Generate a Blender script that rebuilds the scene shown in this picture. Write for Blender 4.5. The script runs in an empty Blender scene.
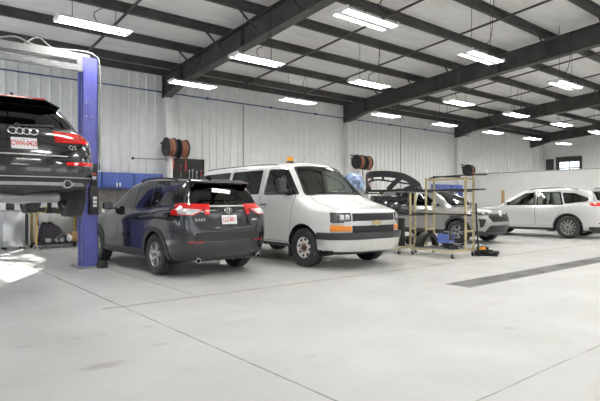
import bpy, bmesh, math, random
from mathutils import Vector as V, Matrix as M
from mathutils.bvhtree import BVHTree
random.seed(11)
S = bpy.context.scene
C = S.collection
PI = math.pi
R = math.radians

# ------------------------------------------------------------------ materials
def mat(name, col, rough=.5, metal=0., coat=0., var=0., vscale=6., bump=0., bscale=40., emit=None, estr=0., spec=.5, coat_rough=.03):
    m = bpy.data.materials.new(name); m.use_nodes = True
    nt = m.node_tree; N = nt.nodes; L = nt.links
    b = N['Principled BSDF']
    c = (col[0], col[1], col[2], 1)
    b.inputs['Base Color'].default_value = c
    b.inputs['Roughness'].default_value = rough
    b.inputs['Metallic'].default_value = metal
    b.inputs['Coat Weight'].default_value = coat
    b.inputs['Coat Roughness'].default_value = coat_rough
    b.inputs['Specular IOR Level'].default_value = spec
    if emit:
        b.inputs['Emission Color'].default_value = (*emit, 1); b.inputs['Emission Strength'].default_value = estr
    tc = N.new('ShaderNodeTexCoord')
    if var:
        n = N.new('ShaderNodeTexNoise'); n.inputs['Scale'].default_value = vscale; n.inputs['Detail'].default_value = 4
        L.new(tc.outputs['Object'], n.inputs['Vector'])
        r = N.new('ShaderNodeValToRGB')
        r.color_ramp.elements[0].position = .3; r.color_ramp.elements[1].position = .7
        r.color_ramp.elements[0].color = (*[max(0, x*(1-var)) for x in col], 1)
        r.color_ramp.elements[1].color = (*[min(1, x*(1+var)) for x in col], 1)
        L.new(n.outputs['Fac'], r.inputs['Fac']); L.new(r.outputs['Color'], b.inputs['Base Color'])
    if bump:
        n2 = N.new('ShaderNodeTexNoise'); n2.inputs['Scale'].default_value = bscale
        L.new(tc.outputs['Object'], n2.inputs['Vector'])
        bp = N.new('ShaderNodeBump'); bp.inputs['Strength'].default_value = bump; bp.inputs['Distance'].default_value = .02
        L.new(n2.outputs['Fac'], bp.inputs['Height']); L.new(bp.outputs['Normal'], b.inputs['Normal'])
    return m

def glass_mat(name, tint, gloss_col=.9, rough=.02, ior=1.5):
    m = bpy.data.materials.new(name); m.use_nodes = True
    nt = m.node_tree; N = nt.nodes; L = nt.links
    for n in list(N): N.remove(n)
    o = N.new('ShaderNodeOutputMaterial'); mx = N.new('ShaderNodeMixShader'); lw = N.new('ShaderNodeLayerWeight')
    lw.inputs['Blend'].default_value = .5
    pw = N.new('ShaderNodeMath'); pw.operation = 'POWER'; pw.inputs[1].default_value = 4.; L.new(lw.outputs['Facing'], pw.inputs[0])
    fr = N.new('ShaderNodeMath'); fr.operation = 'MULTIPLY_ADD'; fr.inputs[1].default_value = .9; fr.inputs[2].default_value = .05; L.new(pw.outputs[0], fr.inputs[0])
    t = N.new('ShaderNodeBsdfTransparent'); t.inputs['Color'].default_value = (*tint, 1)
    g = N.new('ShaderNodeBsdfGlossy'); g.inputs['Roughness'].default_value = rough; g.inputs['Color'].default_value = (gloss_col,)*3+(1,)
    L.new(fr.outputs[0], mx.inputs[0]); L.new(t.outputs[0], mx.inputs[1]); L.new(g.outputs[0], mx.inputs[2]); L.new(mx.outputs[0], o.inputs[0])
    return m

MT = {}
def mk(k, *a, **kw): MT[k] = mat(k, *a, **kw)
mk('charcoal_paint', (.040,.040,.044), rough=.20, metal=.75, coat=1., var=.05, vscale=300)
mk('black_paint', (.006,.006,.007), rough=.22, coat=1., var=.1, vscale=200)
mk('silver_paint', (.36,.36,.355), rough=.28, metal=.6, coat=1., var=.03, vscale=300)
mk('pearl_paint', (.62,.62,.615), rough=.28, metal=.15, coat=1., var=.03, vscale=300)
mk('white_paint', (.78,.78,.77), rough=.30, coat=.7, var=.03, vscale=8)
mk('black_plastic', (.012,.012,.013), rough=.42, var=.25, vscale=60)
mk('gray_plastic', (.035,.035,.038), rough=.45, var=.2, vscale=60)
mk('trim_dark', (.012,.012,.012), rough=.8, var=.2, vscale=20)
mk('gloss_black', (.006,.006,.006), rough=.12, coat=.5, var=.2, vscale=50)
mk('rubber', (.036,.036,.036), rough=.75, var=.3, vscale=40)
mk('alloy', (.48,.48,.47), rough=.32, metal=.8, var=.08, vscale=30)
mk('dark_alloy', (.06,.06,.06), rough=.5, metal=.6, var=.1, vscale=30)
mk('white_steel', (.70,.70,.68), rough=.45, var=.1, vscale=20)
mk('rust', (.16,.07,.04), rough=.8, var=.5, vscale=40)
mk('mirror_dark', (.10,.105,.11), rough=.08, metal=.6, coat=.3, var=.05, vscale=20)
mk('chrome', (.72,.72,.72), rough=.14, metal=1., var=.02, vscale=30)
mk('steel', (.50,.50,.49), rough=.34, metal=.9, var=.15, vscale=5, bump=.05, bscale=8)
mk('stainless', (.55,.56,.58), rough=.28, metal=.95, var=.12, vscale=3, bump=.1, bscale=5)
mk('red_lens', (.62,.012,.010), rough=.12, coat=1., var=.15, vscale=30)
mk('dark_red_lens', (.25,.008,.008), rough=.15, coat=1., var=.15, vscale=30)
mk('clear_lens', (.62,.62,.62), rough=.10, metal=.3, coat=1., var=.25, vscale=22)
mk('dark_lens', (.10,.10,.105), rough=.08, metal=.3, coat=1., var=.5, vscale=18)
mk('amber_lens', (.95,.28,.02), rough=.15, coat=1., var=.15, vscale=40)
mk('plate_white', (.78,.78,.80), rough=.4, var=.05, vscale=60)
mk('plate_red', (.60,.03,.04), rough=.4, var=.05)
mk('plate_blue', (.25,.32,.5), rough=.4, var=.05)
mk('gold', (.55,.42,.20), rough=.3, metal=.8, var=.1, vscale=40)
mk('seat_cloth', (.035,.034,.032), rough=.9, var=.2, vscale=30)
mk('seat_gray', (.11,.105,.095), rough=.9, var=.2, vscale=30)
mk('dash', (.15,.145,.135), rough=.7, var=.1, vscale=20)
mk('paper', (.70,.68,.50), rough=.8, var=.1, vscale=12)
mk('lift_blue', (.135,.14,.48), rough=.42, coat=.2, var=.08, vscale=6)
mk('lift_blue_dark', (.035,.045,.22), rough=.5, var=.15, vscale=6)
mk('cabinet_blue', (.075,.12,.40), rough=.45, var=.08, vscale=6)
mk('beam_dark', (.062,.060,.056), rough=.55, var=.25, vscale=3)
mk('white_wall', (.80,.80,.785), rough=.55, var=.04, vscale=1.5)
mk('white_metal', (.78,.78,.77), rough=.42, var=.05, vscale=4)
mk('gray_metal', (.36,.36,.36), rough=.45, metal=.5, var=.1, vscale=6)
mk('light_gray', (.36,.36,.355), rough=.5, var=.1, vscale=6)
mk('black_metal', (.020,.020,.021), rough=.5, var=.3, vscale=12)
mk('hose_black', (.015,.015,.015), rough=.5, var=.2, vscale=20)
mk('hose_orange', (.27,.105,.055), rough=.55, var=.25, vscale=30)
mk('red_tool', (.55,.03,.03), rough=.4, var=.15, vscale=30)
mk('cart_yellow', (.50,.42,.24), rough=.5, var=.22, vscale=10)
mk('shelf_yellow', (.52,.36,.10), rough=.55, var=.25, vscale=10)
mk('tarp', (.020,.014,.024), rough=.55, var=.35, vscale=9, bump=.4, bscale=14)
mk('wood', (.42,.26,.12), rough=.7, var=.3, vscale=7)
mk('rag', (.6,.6,.58), rough=.9, var=.2, vscale=20)
mk('crate_blue', (.10,.16,.46), rough=.45, var=.15, vscale=12)
mk('bag', (.30,.40,.88), rough=.35, coat=.3, var=.75, vscale=4.2, bump=.6, bscale=9)
mk('orange', (.75,.30,.03), rough=.5, var=.2, vscale=20)
mk('cord', (.03,.03,.03), rough=.6, var=.1)
mk('pipe_blue', (.05,.08,.20), rough=.45, var=.2, vscale=3)
mk('led', (.9,.9,.9), rough=.5, emit=(1.,.985,.95), estr=41.)
mk('beacon_amber', (.95,.36,.01), rough=.25, coat=.6, var=.1, vscale=30)
mk('skylight', (.75,.8,.88), rough=.4, emit=(.75,.85,1.), estr=1.2)
mk('daylight_pane', (.8,.85,.9), rough=.3, emit=(.86,.92,1.), estr=1.2)
mk('fill_glow_front', (.8,.85,.9), rough=.3, emit=(.90,.95,1.), estr=1.7)  # glow of the added doors in the front wall
mk('fill_glow_left', (.8,.85,.9), rough=.3, emit=(.88,.94,1.), estr=3.4)  # glow of the added doors in the left wall
MT['window_dark'] = glass_mat('tinted_window', (.30,.31,.31), .95)
MT['window_clear'] = glass_mat('clear_window', (.72,.75,.72), .95)
MT['pane'] = glass_mat('door_pane', (.92,.94,.95))

# ------------------------------------------------------------------ mesh helpers
def obj(name, bm, m, parent=None, loc=None, smooth=35, label=None, keep=False):
    if not keep: bmesh.ops.recalc_face_normals(bm, faces=bm.faces[:])
    me = bpy.data.meshes.new(name); bm.to_mesh(me); bm.free()
    for x in (m if isinstance(m, (list, tuple)) else [m]): me.materials.append(MT[x] if isinstance(x, str) else x)
    return mobj(name, me, parent, loc, smooth, label)
def mobj(name, me, parent=None, loc=None, smooth=35, label=None):
    if smooth:
        me.shade_smooth(); me.set_sharp_from_angle(angle=R(smooth))
    o = bpy.data.objects.new(name, me); C.objects.link(o)
    if parent: o.parent = parent
    if loc: o.location = loc
    if label: o['label'] = label
    return o
def tag(o, label, cat, group=None):
    o['label'] = label; o['category'] = cat
    if group: o['group'] = group
    return o
def thing(name, label, cat, loc=(0,0,0), rz=0, group=None):
    o = bpy.data.objects.new(name, None); C.objects.link(o); o.location = loc; o.rotation_euler = (0,0,rz)
    o.empty_display_size = .2
    return tag(o, label, cat, group)
def struct(name, bm, m, **k):
    o = obj(name, bm, m, **k); o['kind'] = 'structure'; return o
def B(): return bmesh.new()
def box(bm, c, s, rot=None, bev=0., seg=2):
    mtx = M.Translation(V(c))
    if rot is not None: mtx = mtx @ (rot.to_4x4() if not isinstance(rot, (int, float)) else M.Rotation(rot, 4, 'Z'))
    mtx = mtx @ M.Diagonal((*s, 1))
    r = bmesh.ops.create_cube(bm, size=1, matrix=mtx)
    if bev:
        es = list({e for v in r['verts'] for e in v.link_edges})
        bmesh.ops.bevel(bm, geom=es, offset=bev, segments=seg, affect='EDGES', profile=.5)
    return bm
def bb(bm, x0, x1, y0, y1, z0, z1, bev=0.):
    return box(bm, ((x0+x1)/2, (y0+y1)/2, (z0+z1)/2), (abs(x1-x0), abs(y1-y0), abs(z1-z0)), bev=bev)
def rod(bm, a, b, r, n=8, r2=None):
    a = V(a); b = V(b); d = b-a
    q = d.to_track_quat('Z', 'Y').to_matrix().to_4x4()
    bmesh.ops.create_cone(bm, cap_ends=True, segments=n, radius1=r, radius2=r if r2 is None else r2, depth=d.length, matrix=M.Translation((a+b)/2) @ q)
    return bm
def bar(bm, a, b, w, h, up=(0,0,1)):
    a = V(a); b = V(b); d = (b-a); x = d.normalized(); u = V(up); y = u.cross(x).normalized(); z = x.cross(y)
    m3 = M((x, y, z)).transposed()
    return box(bm, (a+b)/2, (d.length, w, h), rot=m3)
def path(bm, pts, r, n=8, closed=False):
    pts = [V(p) for p in pts]; rings = []; k = len(pts); prev = None
    for i, p in enumerate(pts):
        a = pts[(i-1) % k] if (closed or i > 0) else p
        b = pts[(i+1) % k] if (closed or i < k-1) else p
        t = (b-a).normalized()
        if prev is None:
            u = t.orthogonal().normalized()
        else:
            u = (prev - t*prev.dot(t)).normalized()
        prev = u; w = t.cross(u)
        rr = r[i] if isinstance(r, (list, tuple)) else r
        rings.append([bm.verts.new(p+(u*math.cos(2*PI*j/n)+w*math.sin(2*PI*j/n))*rr) for j in range(n)])
    for i in range(k if closed else k-1):
        A = rings[i]; Bq = rings[(i+1) % k]
        for j in range(n): bm.faces.new((A[j], A[(j+1) % n], Bq[(j+1) % n], Bq[j]))
    if not closed:
        bm.faces.new(rings[0][::-1]); bm.faces.new(rings[-1])
    return bm
def smooth_path(pts, n=6):
    pts = [V(p) for p in pts]; out = []
    for i in range(len(pts)-1):
        p0 = pts[max(i-1, 0)]; p1 = pts[i]; p2 = pts[i+1]; p3 = pts[min(i+2, len(pts)-1)]
        for k in range(n):
            t = k/n
            out.append(.5*((2*p1)+(p2-p0)*t+(2*p0-5*p1+4*p2-p3)*t*t+(3*p1-p0-3*p2+p3)*t**3))
    out.append(pts[-1]); return out
def lathe(bm, prof, mtx=None, n=32, mod=None, closed=False):
    """prof (radius, axial) revolved about local Y"""
    mtx = mtx or M.Identity(4); rings = []
    for i, (r, a) in enumerate(prof):
        ring = []
        for j in range(n):
            rr = r+(mod(i, j) if mod else 0); th = 2*PI*j/n
            ring.append(bm.verts.new(mtx @ V((rr*math.cos(th), a, rr*math.sin(th)))))
        rings.append(ring)
    k = len(rings)
    for i in range(k if closed else k-1):
        A = rings[i]; Q = rings[(i+1) % k]
        for j in range(n): bm.faces.new((A[j], A[(j+1) % n], Q[(j+1) % n], Q[j]))
    if not closed:
        for rg in (rings[0], rings[-1]):
            if (rg[0].co-rg[n//2].co).length > 1e-5: bm.faces.new(rg)
    bmesh.ops.remove_doubles(bm, verts=[v for rg in rings for v in rg], dist=1e-6)
    return bm
def prism(bm, poly, f0, f1):
    """poly: 2D list; f0/f1 map (u,v)->3D for both ends"""
    a = [bm.verts.new(f0(*p)) for p in poly]; b = [bm.verts.new(f1(*p)) for p in poly]; n = len(poly)
    bm.faces.new(a[::-1]); bm.faces.new(b)
    for i in range(n): bm.faces.new((a[i], a[(i+1) % n], b[(i+1) % n], b[i]))
    return bm
def prismX(bm, poly, x0, x1): return prism(bm, poly, lambda u, v: V((x0, u, v)), lambda u, v: V((x1, u, v)))
def prismY(bm, poly, y0, y1): return prism(bm, poly, lambda u, v: V((u, y0, v)), lambda u, v: V((u, y1, v)))
def prismZ(bm, poly, z0, z1): return prism(bm, poly, lambda u, v: V((u, v, z0)), lambda u, v: V((u, v, z1)))
def text_mesh(s, size, depth=.002, spacing=1., bold=0.):
    cu = bpy.data.curves.new('t', 'FONT'); cu.body = s; cu.size = size; cu.extrude = depth; cu.align_x = 'CENTER'; cu.align_y = 'CENTER'
    cu.space_character = spacing; cu.offset = bold
    o = bpy.data.objects.new('t', cu); C.objects.link(o); dg = bpy.context.evaluated_depsgraph_get()
    me = bpy.data.meshes.new_from_object(o.evaluated_get(dg)); bpy.data.objects.remove(o); bpy.data.curves.remove(cu)
    return me
def dup(root, loc=None, rz=None, label=None, group=None):
    r = root.copy(); C.objects.link(r)
    if loc is not None: r.location = loc
    if rz is not None: r.rotation_euler = (0, 0, rz)
    if label: r['label'] = label
    if group: r['group'] = group
    for ch in list(root.children):
        c = ch.copy(); C.objects.link(c); c.parent = r
        for g in ch.children:
            d = g.copy(); C.objects.link(d); d.parent = c
    return r
# ------------------------------------------------------------------ camera and frame
# X runs along the back wall, Y into it; the camera stands at the origin, 1.37 m up
H = 1.37
cam = bpy.data.cameras.new('camera'); cam.sensor_width = 36; cam.lens = 36*509/600; cam.clip_end = 200
co = bpy.data.objects.new('camera', cam); C.objects.link(co); co.location = (0, 0, H)
co.rotation_euler = (PI/2, 0, -math.atan2(.635, .773)); S.camera = co

D = 16.8; XL = -3.5; XR = 36.0; YF = -7.0
def roof(y): return 5.95+(D-y)/12
# ---- floor: polished concrete with saw-cut joints, a few stains and grey patches under two vehicles
def floor_material():
    m = bpy.data.materials.new('concrete_floor'); m.use_nodes = True; nt = m.node_tree; N = nt.nodes; L = nt.links
    b = N['Principled BSDF']; tc = N.new('ShaderNodeTexCoord'); sep = N.new('ShaderNodeSeparateXYZ'); L.new(tc.outputs['Object'], sep.inputs[0])
    def noise(sc, det=5, rough=.6):
        n = N.new('ShaderNodeTexNoise'); n.inputs['Scale'].default_value = sc; n.inputs['Detail'].default_value = det; n.inputs['Roughness'].default_value = rough
        L.new(tc.outputs['Object'], n.inputs['Vector']); return n.outputs['Fac']
    def mth(op, a, bb_=None, clamp=False):
        n = N.new('ShaderNodeMath'); n.operation = op; n.use_clamp = clamp
        for i, x in enumerate((a, bb_)):
            if x is None: continue
            if isinstance(x, (int, float)): n.inputs[i].default_value = x
            else: L.new(x, n.inputs[i])
        return n.outputs[0]
    def ramp(f, p0, p1, c0, c1):
        r = N.new('ShaderNodeValToRGB'); r.color_ramp.elements[0].position = p0; r.color_ramp.elements[1].position = p1
        r.color_ramp.elements[0].color = (*c0, 1); r.color_ramp.elements[1].color = (*c1, 1); L.new(f, r.inputs[0]); return r.outputs[0]
    def mix(f, a, c):
        n = N.new('ShaderNodeMix'); n.data_type = 'RGBA'; L.new(f, n.inputs[0]); L.new(a, n.inputs[6])
        if isinstance(c, tuple): n.inputs[7].default_value = (*c, 1)
        else: L.new(c, n.inputs[7])
        return n.outputs[2]
    X, Y = sep.outputs[0], sep.outputs[1]
    base = ramp(noise(.55, 7, .62), .35, .68, (.50,.495,.48), (.585,.58,.565))
    fine = noise(9, 6, .7)
    base = mix(mth('MULTIPLY', mth('SUBTRACT', fine, .5, True), .9), base, (.40,.395,.38))
    blot = mth('MULTIPLY', mth('SUBTRACT', noise(1.7, 8, .75), .60, True), 2.2, True)
    base = mix(blot, base, (.41,.40,.375))
    wob = mth('MULTIPLY', mth('SUBTRACT', noise(3.5, 3), .5), .02)
    def line(coord, v, w, other=None, lo=None, hi=None, strength=1.):
        d = mth('ABSOLUTE', mth('SUBTRACT', mth('ADD', coord, wob), v))
        f = mth('MULTIPLY', mth('LESS_THAN', d, w), strength)
        if other is not None:
            f = mth('MULTIPLY', f, mth('MULTIPLY', mth('GREATER_THAN', other, lo), mth('LESS_THAN', other, hi)))
        return f
    brk = mth('ADD', .35, mth('MULTIPLY', mth('SUBTRACT', noise(2.2, 4), .38, True), 4.), True)
    dark = (.16,.145,.125)
    base = mix(mth('MULTIPLY', line(X, 2.40, .013, Y, 6.9, 18, 1.), .95), base, (.11,.10,.09))
    base = mix(mth('MULTIPLY', line(X, 2.40, .010, Y, -8, 6.9, .9), brk), base, (.17,.16,.14))
    base = mix(mth('MULTIPLY', line(Y, 6.55, .024, X, 2.15, 30, .95), brk), base, (.19,.17,.13))
    base = mix(mth('MULTIPLY', line(Y, 6.50, .05, X, 2.3, 30, .45), brk), base, (.36,.32,.24))
    base = mix(mth('MULTIPLY', line(Y, 1.92, .008, X, 2.4, 30, .85), brk), base, (.22,.21,.19))
    base = mix(mth('MULTIPLY', line(X, 3.50, .014, Y, 6.6, 14, .8), brk), base, (.25,.21,.13))
    base = mix(mth('MULTIPLY', line(X, 3.40, .030, Y, 6.6, 14, .3), brk), base, (.70,.69,.66))
    dab = mth('GREATER_THAN', noise(5.5, 2), .56)
    base = mix(mth('MULTIPLY', line(Y, 5.32, .030, X, -3, 2.3, .30), dab), base, (.20,.19,.18))
    def spot(cx, cy, rx, ry, col, st):
        nonlocal base
        a = mth('POWER', mth('DIVIDE', mth('SUBTRACT', mth('ADD', X, mth('MULTIPLY', wob, 5.)), cx), rx), 2.)
        c = mth('POWER', mth('DIVIDE', mth('SUBTRACT', mth('ADD', Y, mth('MULTIPLY', wob, 5.)), cy), ry), 2.)
        f = mth('MULTIPLY', mth('SUBTRACT', 1.15, mth('ADD', a, c), True), st, True)
        base = mix(f, base, col)
    spot(1.42, 4.30, .20, .09, (.36,.325,.29), .8); spot(2.05, 4.6, .12, .07, (.45,.40,.35), .5); spot(2.9, 3.4, .10, .06, (.44,.42,.39), .5)
    spot(4.6, 1.42, .85, .16, (.47,.41,.32), .55); spot(2.38, 12.0, .12, .2, (.28,.26,.24), .6)
    spot(3.2, 4.9, .5, .06, (.45,.44,.42), .35); spot(6.2, 3.6, .7, .10, (.47,.46,.44), .35); spot(5.2, 2.8, .12, .08, (.36,.35,.33), .5); spot(7.2, 3.1, .25, .05, (.42,.41,.39), .4); spot(2.6, 9.6, .12, .1, (.33,.31,.29), .5); spot(4.9, 9.2, .8, 1.6, (.40,.40,.40), .35); spot(7.7, 9.3, .8, 1.6, (.38,.37,.36), .35)  # last pair: broad grey patches under the charcoal SUV and the van
    L.new(base, b.inputs['Base Color'])
    b.inputs['Specular IOR Level'].default_value = .42
    rr = N.new('ShaderNodeMapRange'); rr.inputs[1].default_value = .3; rr.inputs[2].default_value = .7; rr.inputs[3].default_value = .30; rr.inputs[4].default_value = .52
    L.new(noise(1.3, 6), rr.inputs[0]); L.new(rr.outputs[0], b.inputs['Roughness'])
    bp = N.new('ShaderNodeBump'); bp.inputs['Strength'].default_value = .06; bp.inputs['Distance'].default_value = .01; L.new(fine, bp.inputs['Height']); L.new(bp.outputs[0], b.inputs['Normal'])
    return m
MT['floor'] = floor_material()
# drain pit leaves a hole in the slab
DX0, DX1, DY0, DY1 = 7.12, 27.0, 4.47, 4.95
bm = B()
for (x0, x1, y0, y1) in ((XL, XR, YF, DY0), (XL, XR, DY1, D), (XL, DX0, DY0, DY1), (DX1, XR, DY0, DY1)): bb(bm, x0, x1, y0, y1, -.12, 0)
bb(bm, DX0, DX1, DY0, DY1, -.13, -.10)
struct('floor', bm, 'floor', smooth=0)
bm = B()
bb(bm, DX0, DX1, DY0, DY0+.03, -.08, .004); bb(bm, DX0, DX1, DY1-.03, DY1, -.08, .004); bb(bm, DX0, DX0+.03, DY0+.03, DY1-.03, -.08, .004)
dr = thing('floor_drain', 'long dark slotted trench drain set in the concrete floor', 'drain', (0,0,0))
obj('drain_frame', bm, 'gray_metal', dr, smooth=0)
bm = B(); x = DX0+.05; k = 0
while x < DX1-.03:
    bb(bm, x, x+.034, DY0+.032, DY1-.032, -.03, .001); x += .075; k += 1
for yy in (DY0+.10, (DY0+DY1)/2, DY1-.10): bb(bm, DX0+.04, DX1, yy-.008, yy+.008, -.035, -.002)
mk('grate_steel', (.24,.235,.22), rough=.6, metal=.3, var=.35, vscale=2)
obj('grate', bm, 'grate_steel', dr, smooth=0)

# ---- walls
def ribbed(bm, x0, x1, y, z0, z1, pitch=.305, dep=.035, thick=.12):
    pts = []; x = x0
    while x < x1:
        for dx, dd in ((0, 0), (.10, 0), (.125, dep), (.165, dep), (.19, 0)):
            if x+dx < x1: pts.append((x+dx, y-dd))
        x += pitch
    pts += [(x1, y), (x1, y+thick), (x0, y+thick)]
    prismZ(bm, pts, z0, z1)
bm = B(); ribbed(bm, XL, XR, D, 0, 6.05); struct('wall_back', bm, 'white_metal', smooth=0)
FD = ((-2.2, 2.0), (4.2, 8.4), (10.6, 14.8), (17., 21.2))
bm = B(); fx = XL-.15
for a, b_ in FD: bb(bm, fx, a, YF-.15, YF, 0, 8.2); bb(bm, a, b_, YF-.15, YF, 4.3, 8.2); fx = b_
bb(bm, fx, XR+.15, YF-.15, YF, 0, 8.2); struct('wall_front', bm, 'white_wall', smooth=0)
# unseen overhead doors with glowing panels, added for fill light and reflections
for di, (a, b_) in enumerate(FD):
    bm = B(); gl = B(); ph = 4.3/7; w = (b_-a)/5
    for k in range(7):
        z0 = k*ph; z1 = z0+ph
        if k < 2: bb(bm, a, b_, YF-.10, YF-.05, z0+.004, z1-.004); continue
        bb(bm, a, b_, YF-.10, YF-.05, z0, z0+.05); bb(bm, a, b_, YF-.10, YF-.05, z1-.05, z1)
        for j in range(6): x = min(max(a+j*w, a+.04), b_-.04); bb(bm, x-.04, x+.04, YF-.10, YF-.05, z0+.05, z1-.05)
        for j in range(5): bb(gl, a+j*w+.04, a+(j+1)*w-.04, YF-.085, YF-.075, z0+.05, z1-.05)
    dd = struct('door_%d' % (di+4), bm, 'white_metal', smooth=0); obj('pane', gl, 'fill_glow_front', dd, smooth=0)
# left wall with an overhead door whose upper glazing lets the low sun in
dy0, dy1, dh = .4, 4.6, 4.3
bm = B()
bb(bm, XL-.15, XL, YF, dy0, 0, 8.2); bb(bm, XL-.15, XL, dy1, 5.8, 0, 8.2); bb(bm, XL-.15, XL, 10.0, 11.2, 0, 8.2); bb(bm, XL-.15, XL, 15.4, D+.12, 0, 8.2)
for a, b_ in ((dy0, dy1), (5.8, 10.0), (11.2, 15.4)): bb(bm, XL-.15, XL, a, b_, dh, 8.2)
struct('wall_left', bm, 'white_wall', smooth=0)
bm = B(); gl = B(); ph = dh/7
for k in range(7):
    z0 = k*ph; z1 = z0+ph
    if k >= 4:
        n = 2; w = (dy1-dy0)/n
        for j in range(n):
            a = dy0+j*w; bb(bm, XL-.10, XL-.05, a, a+.03, z0, z1); bb(bm, XL-.10, XL-.05, a+w-.03, a+w, z0, z1)
            bb(bm, XL-.10, XL-.05, a+.03, a+w-.03, z0, z0+.025); bb(bm, XL-.10, XL-.05, a+.03, a+w-.03, z1-.025, z1)
            bb(gl, XL-.079, XL-.073, a+.03, a+w-.03, z0+.025, z1-.025)
    else: bb(bm, XL-.10, XL-.05, dy0, dy1, z0+.005, z1-.005)
d1 = struct('door_1', bm, 'white_metal', smooth=0); obj('pane', gl, 'pane', d1, smooth=0)
for di, (a, b_) in enumerate(((5.8, 10.0), (11.2, 15.4))):  # unseen glowing doors, added to brighten the van side and left floor
    bm = B(); gl = B(); ph = dh/7; w = (b_-a)/5
    for k in range(7):
        z0 = k*ph; z1 = z0+ph
        if k < 2: bb(bm, XL-.10, XL-.05, a, b_, z0+.004, z1-.004); continue
        bb(bm, XL-.10, XL-.05, a, b_, z0, z0+.04); bb(bm, XL-.10, XL-.05, a, b_, z1-.04, z1)
        for j in range(6): y = min(max(a+j*w, a+.03), b_-.03); bb(bm, XL-.10, XL-.05, y-.03, y+.03, z0+.04, z1-.04)
        for j in range(5): bb(gl, XL-.085, XL-.075, a+j*w+.03, a+(j+1)*w-.03, z0+.04, z1-.04)
    dd = struct('door_%d' % (di+8), bm, 'white_metal', smooth=0); obj('pane', gl, 'fill_glow_left', dd, smooth=0)
# far end wall with an overhead door and a dark doorway
bm = B()
bb(bm, XR, XR+.15, YF, 14.25, 0, 8.2); bb(bm, XR, XR+.15, 15.95, 16.10, 0, 8.2); bb(bm, XR, XR+.15, 16.65, D+.12, 0, 8.2)
bb(bm, XR, XR+.15, 14.25, 15.95, 4.35, 8.2); bb(bm, XR, XR+.15, 16.10, 16.65, 4.25, 8.2)
struct('wall_right', bm, 'white_wall', smooth=0)
bm = B(); gl = B()
bb(bm, XR-.04, XR+.1, 14.25, 14.42, 0, 4.35); bb(bm, XR-.04, XR+.1, 15.72, 15.95, 0, 4.35); bb(bm, XR-.04, XR+.1, 14.42, 15.72, 4.0, 4.35)
bb(bm, XR+.02, XR+.08, 14.42, 15.72, 3.55, 3.62); bb(bm, XR+.02, XR+.08, 14.42, 15.72, 2.6, 2.66); bb(bm, XR+.02, XR+.08, 15.04, 15.09, 0, 4.0)
bb(gl, XR+.04, XR+.06, 14.42, 15.72, 0, 4.0)
d2 = struct('door_2', bm, 'beam_dark', smooth=0); obj('pane', gl, 'daylight_pane', d2, smooth=0)
bm = B(); bb(bm, XR+.02, XR+.10, 16.10, 16.65, 0, 4.25); struct('door_3', bm, 'beam_dark', smooth=0)
# white half-height partition across the far end
bm = B(); bb(bm, 27.2, 27.36, 0.5, D-.05, 0, 2.92); struct('wall_partition', bm, 'white_wall', smooth=0)
bm = B(); bb(bm, 27.17, 27.39, 0.5, D-.05, 2.92, 2.97); struct('trim_1', bm, 'light_gray', smooth=0)
bm = B(); bb(bm, XL, XR, D-.10, D-.036, 5.72, 5.95); struct('trim_2', bm, 'beam_dark', smooth=0)

# ---- roof: faced insulation over dark purlins and rigid frames
def ceiling_material():
    m = mat('roof_insulation', (.70,.69,.67), rough=.42)
    nt = m.node_tree; N = nt.nodes; L = nt.links; b = N['Principled BSDF']; tc = N.new('ShaderNodeTexCoord')
    mp = N.new('ShaderNodeMapping'); mp.inputs['Scale'].default_value = (.6, 2.2, 1); L.new(tc.outputs['Object'], mp.inputs[0])
    n = N.new('ShaderNodeTexNoise'); n.inputs['Scale'].default_value = 1.3; n.inputs['Detail'].default_value = 7; n.inputs['Distortion'].default_value = .6; L.new(mp.outputs[0], n.inputs['Vector'])
    r = N.new('ShaderNodeValToRGB'); r.color_ramp.elements[0].position = .35; r.color_ramp.elements[1].position = .7
    r.color_ramp.elements[0].color = (.76,.75,.73,1); r.color_ramp.elements[1].color = (.87,.86,.84,1)
    L.new(n.outputs['Fac'], r.inputs[0]); L.new(r.outputs[0], b.inputs['Base Color'])
    bp = N.new('ShaderNodeBump'); bp.inputs['Strength'].default_value = .7; bp.inputs['Distance'].default_value = .06; L.new(n.outputs['Fac'], bp.inputs['Height']); L.new(bp.outputs[0], b.inputs['Normal'])
    return m
MT['insulation'] = ceiling_material()
PUR = [16.0-1.7*i for i in range(14)]
bm = B(); ys = [D+.12]
rows = []
edges_y = [D+.12]+[p for p in PUR]+[YF]
prof = []
for i in range(len(edges_y)-1):
    a, b_ = edges_y[i], edges_y[i+1]
    for k in range(6):
        t = k/6; y = a+(b_-a)*t; prof.append((y, roof(y)-.07*math.sin(PI*t)*(1 if i else .3)))
prof.append((YF, roof(YF)))
prismX(bm, prof+[(YF, roof(YF)+.12), (D+.12, roof(D)+.12)], XL, XR)
struct('ceiling', bm, 'insulation', smooth=50)
for i, y in enumerate(PUR):
    bm = B(); z = roof(y)
    bb(bm, XL, XR, y-.012, y+.012, z-.22, z-.005); bb(bm, XL, XR, y-.08, y, z-.03, z-.006); bb(bm, XL, XR, y, y+.09, z-.225, z-.205)
    bb(bm, XL, XR, y+.07, y+.09, z-.225, z-.18)
    struct('roof_purlin', bm, 'beam_dark', smooth=0)
RX = [-1.10, 7.68, 16.46, 25.24, 34.02]
def rbot(y): return 5.32+(14.6-y)*.079
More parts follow.
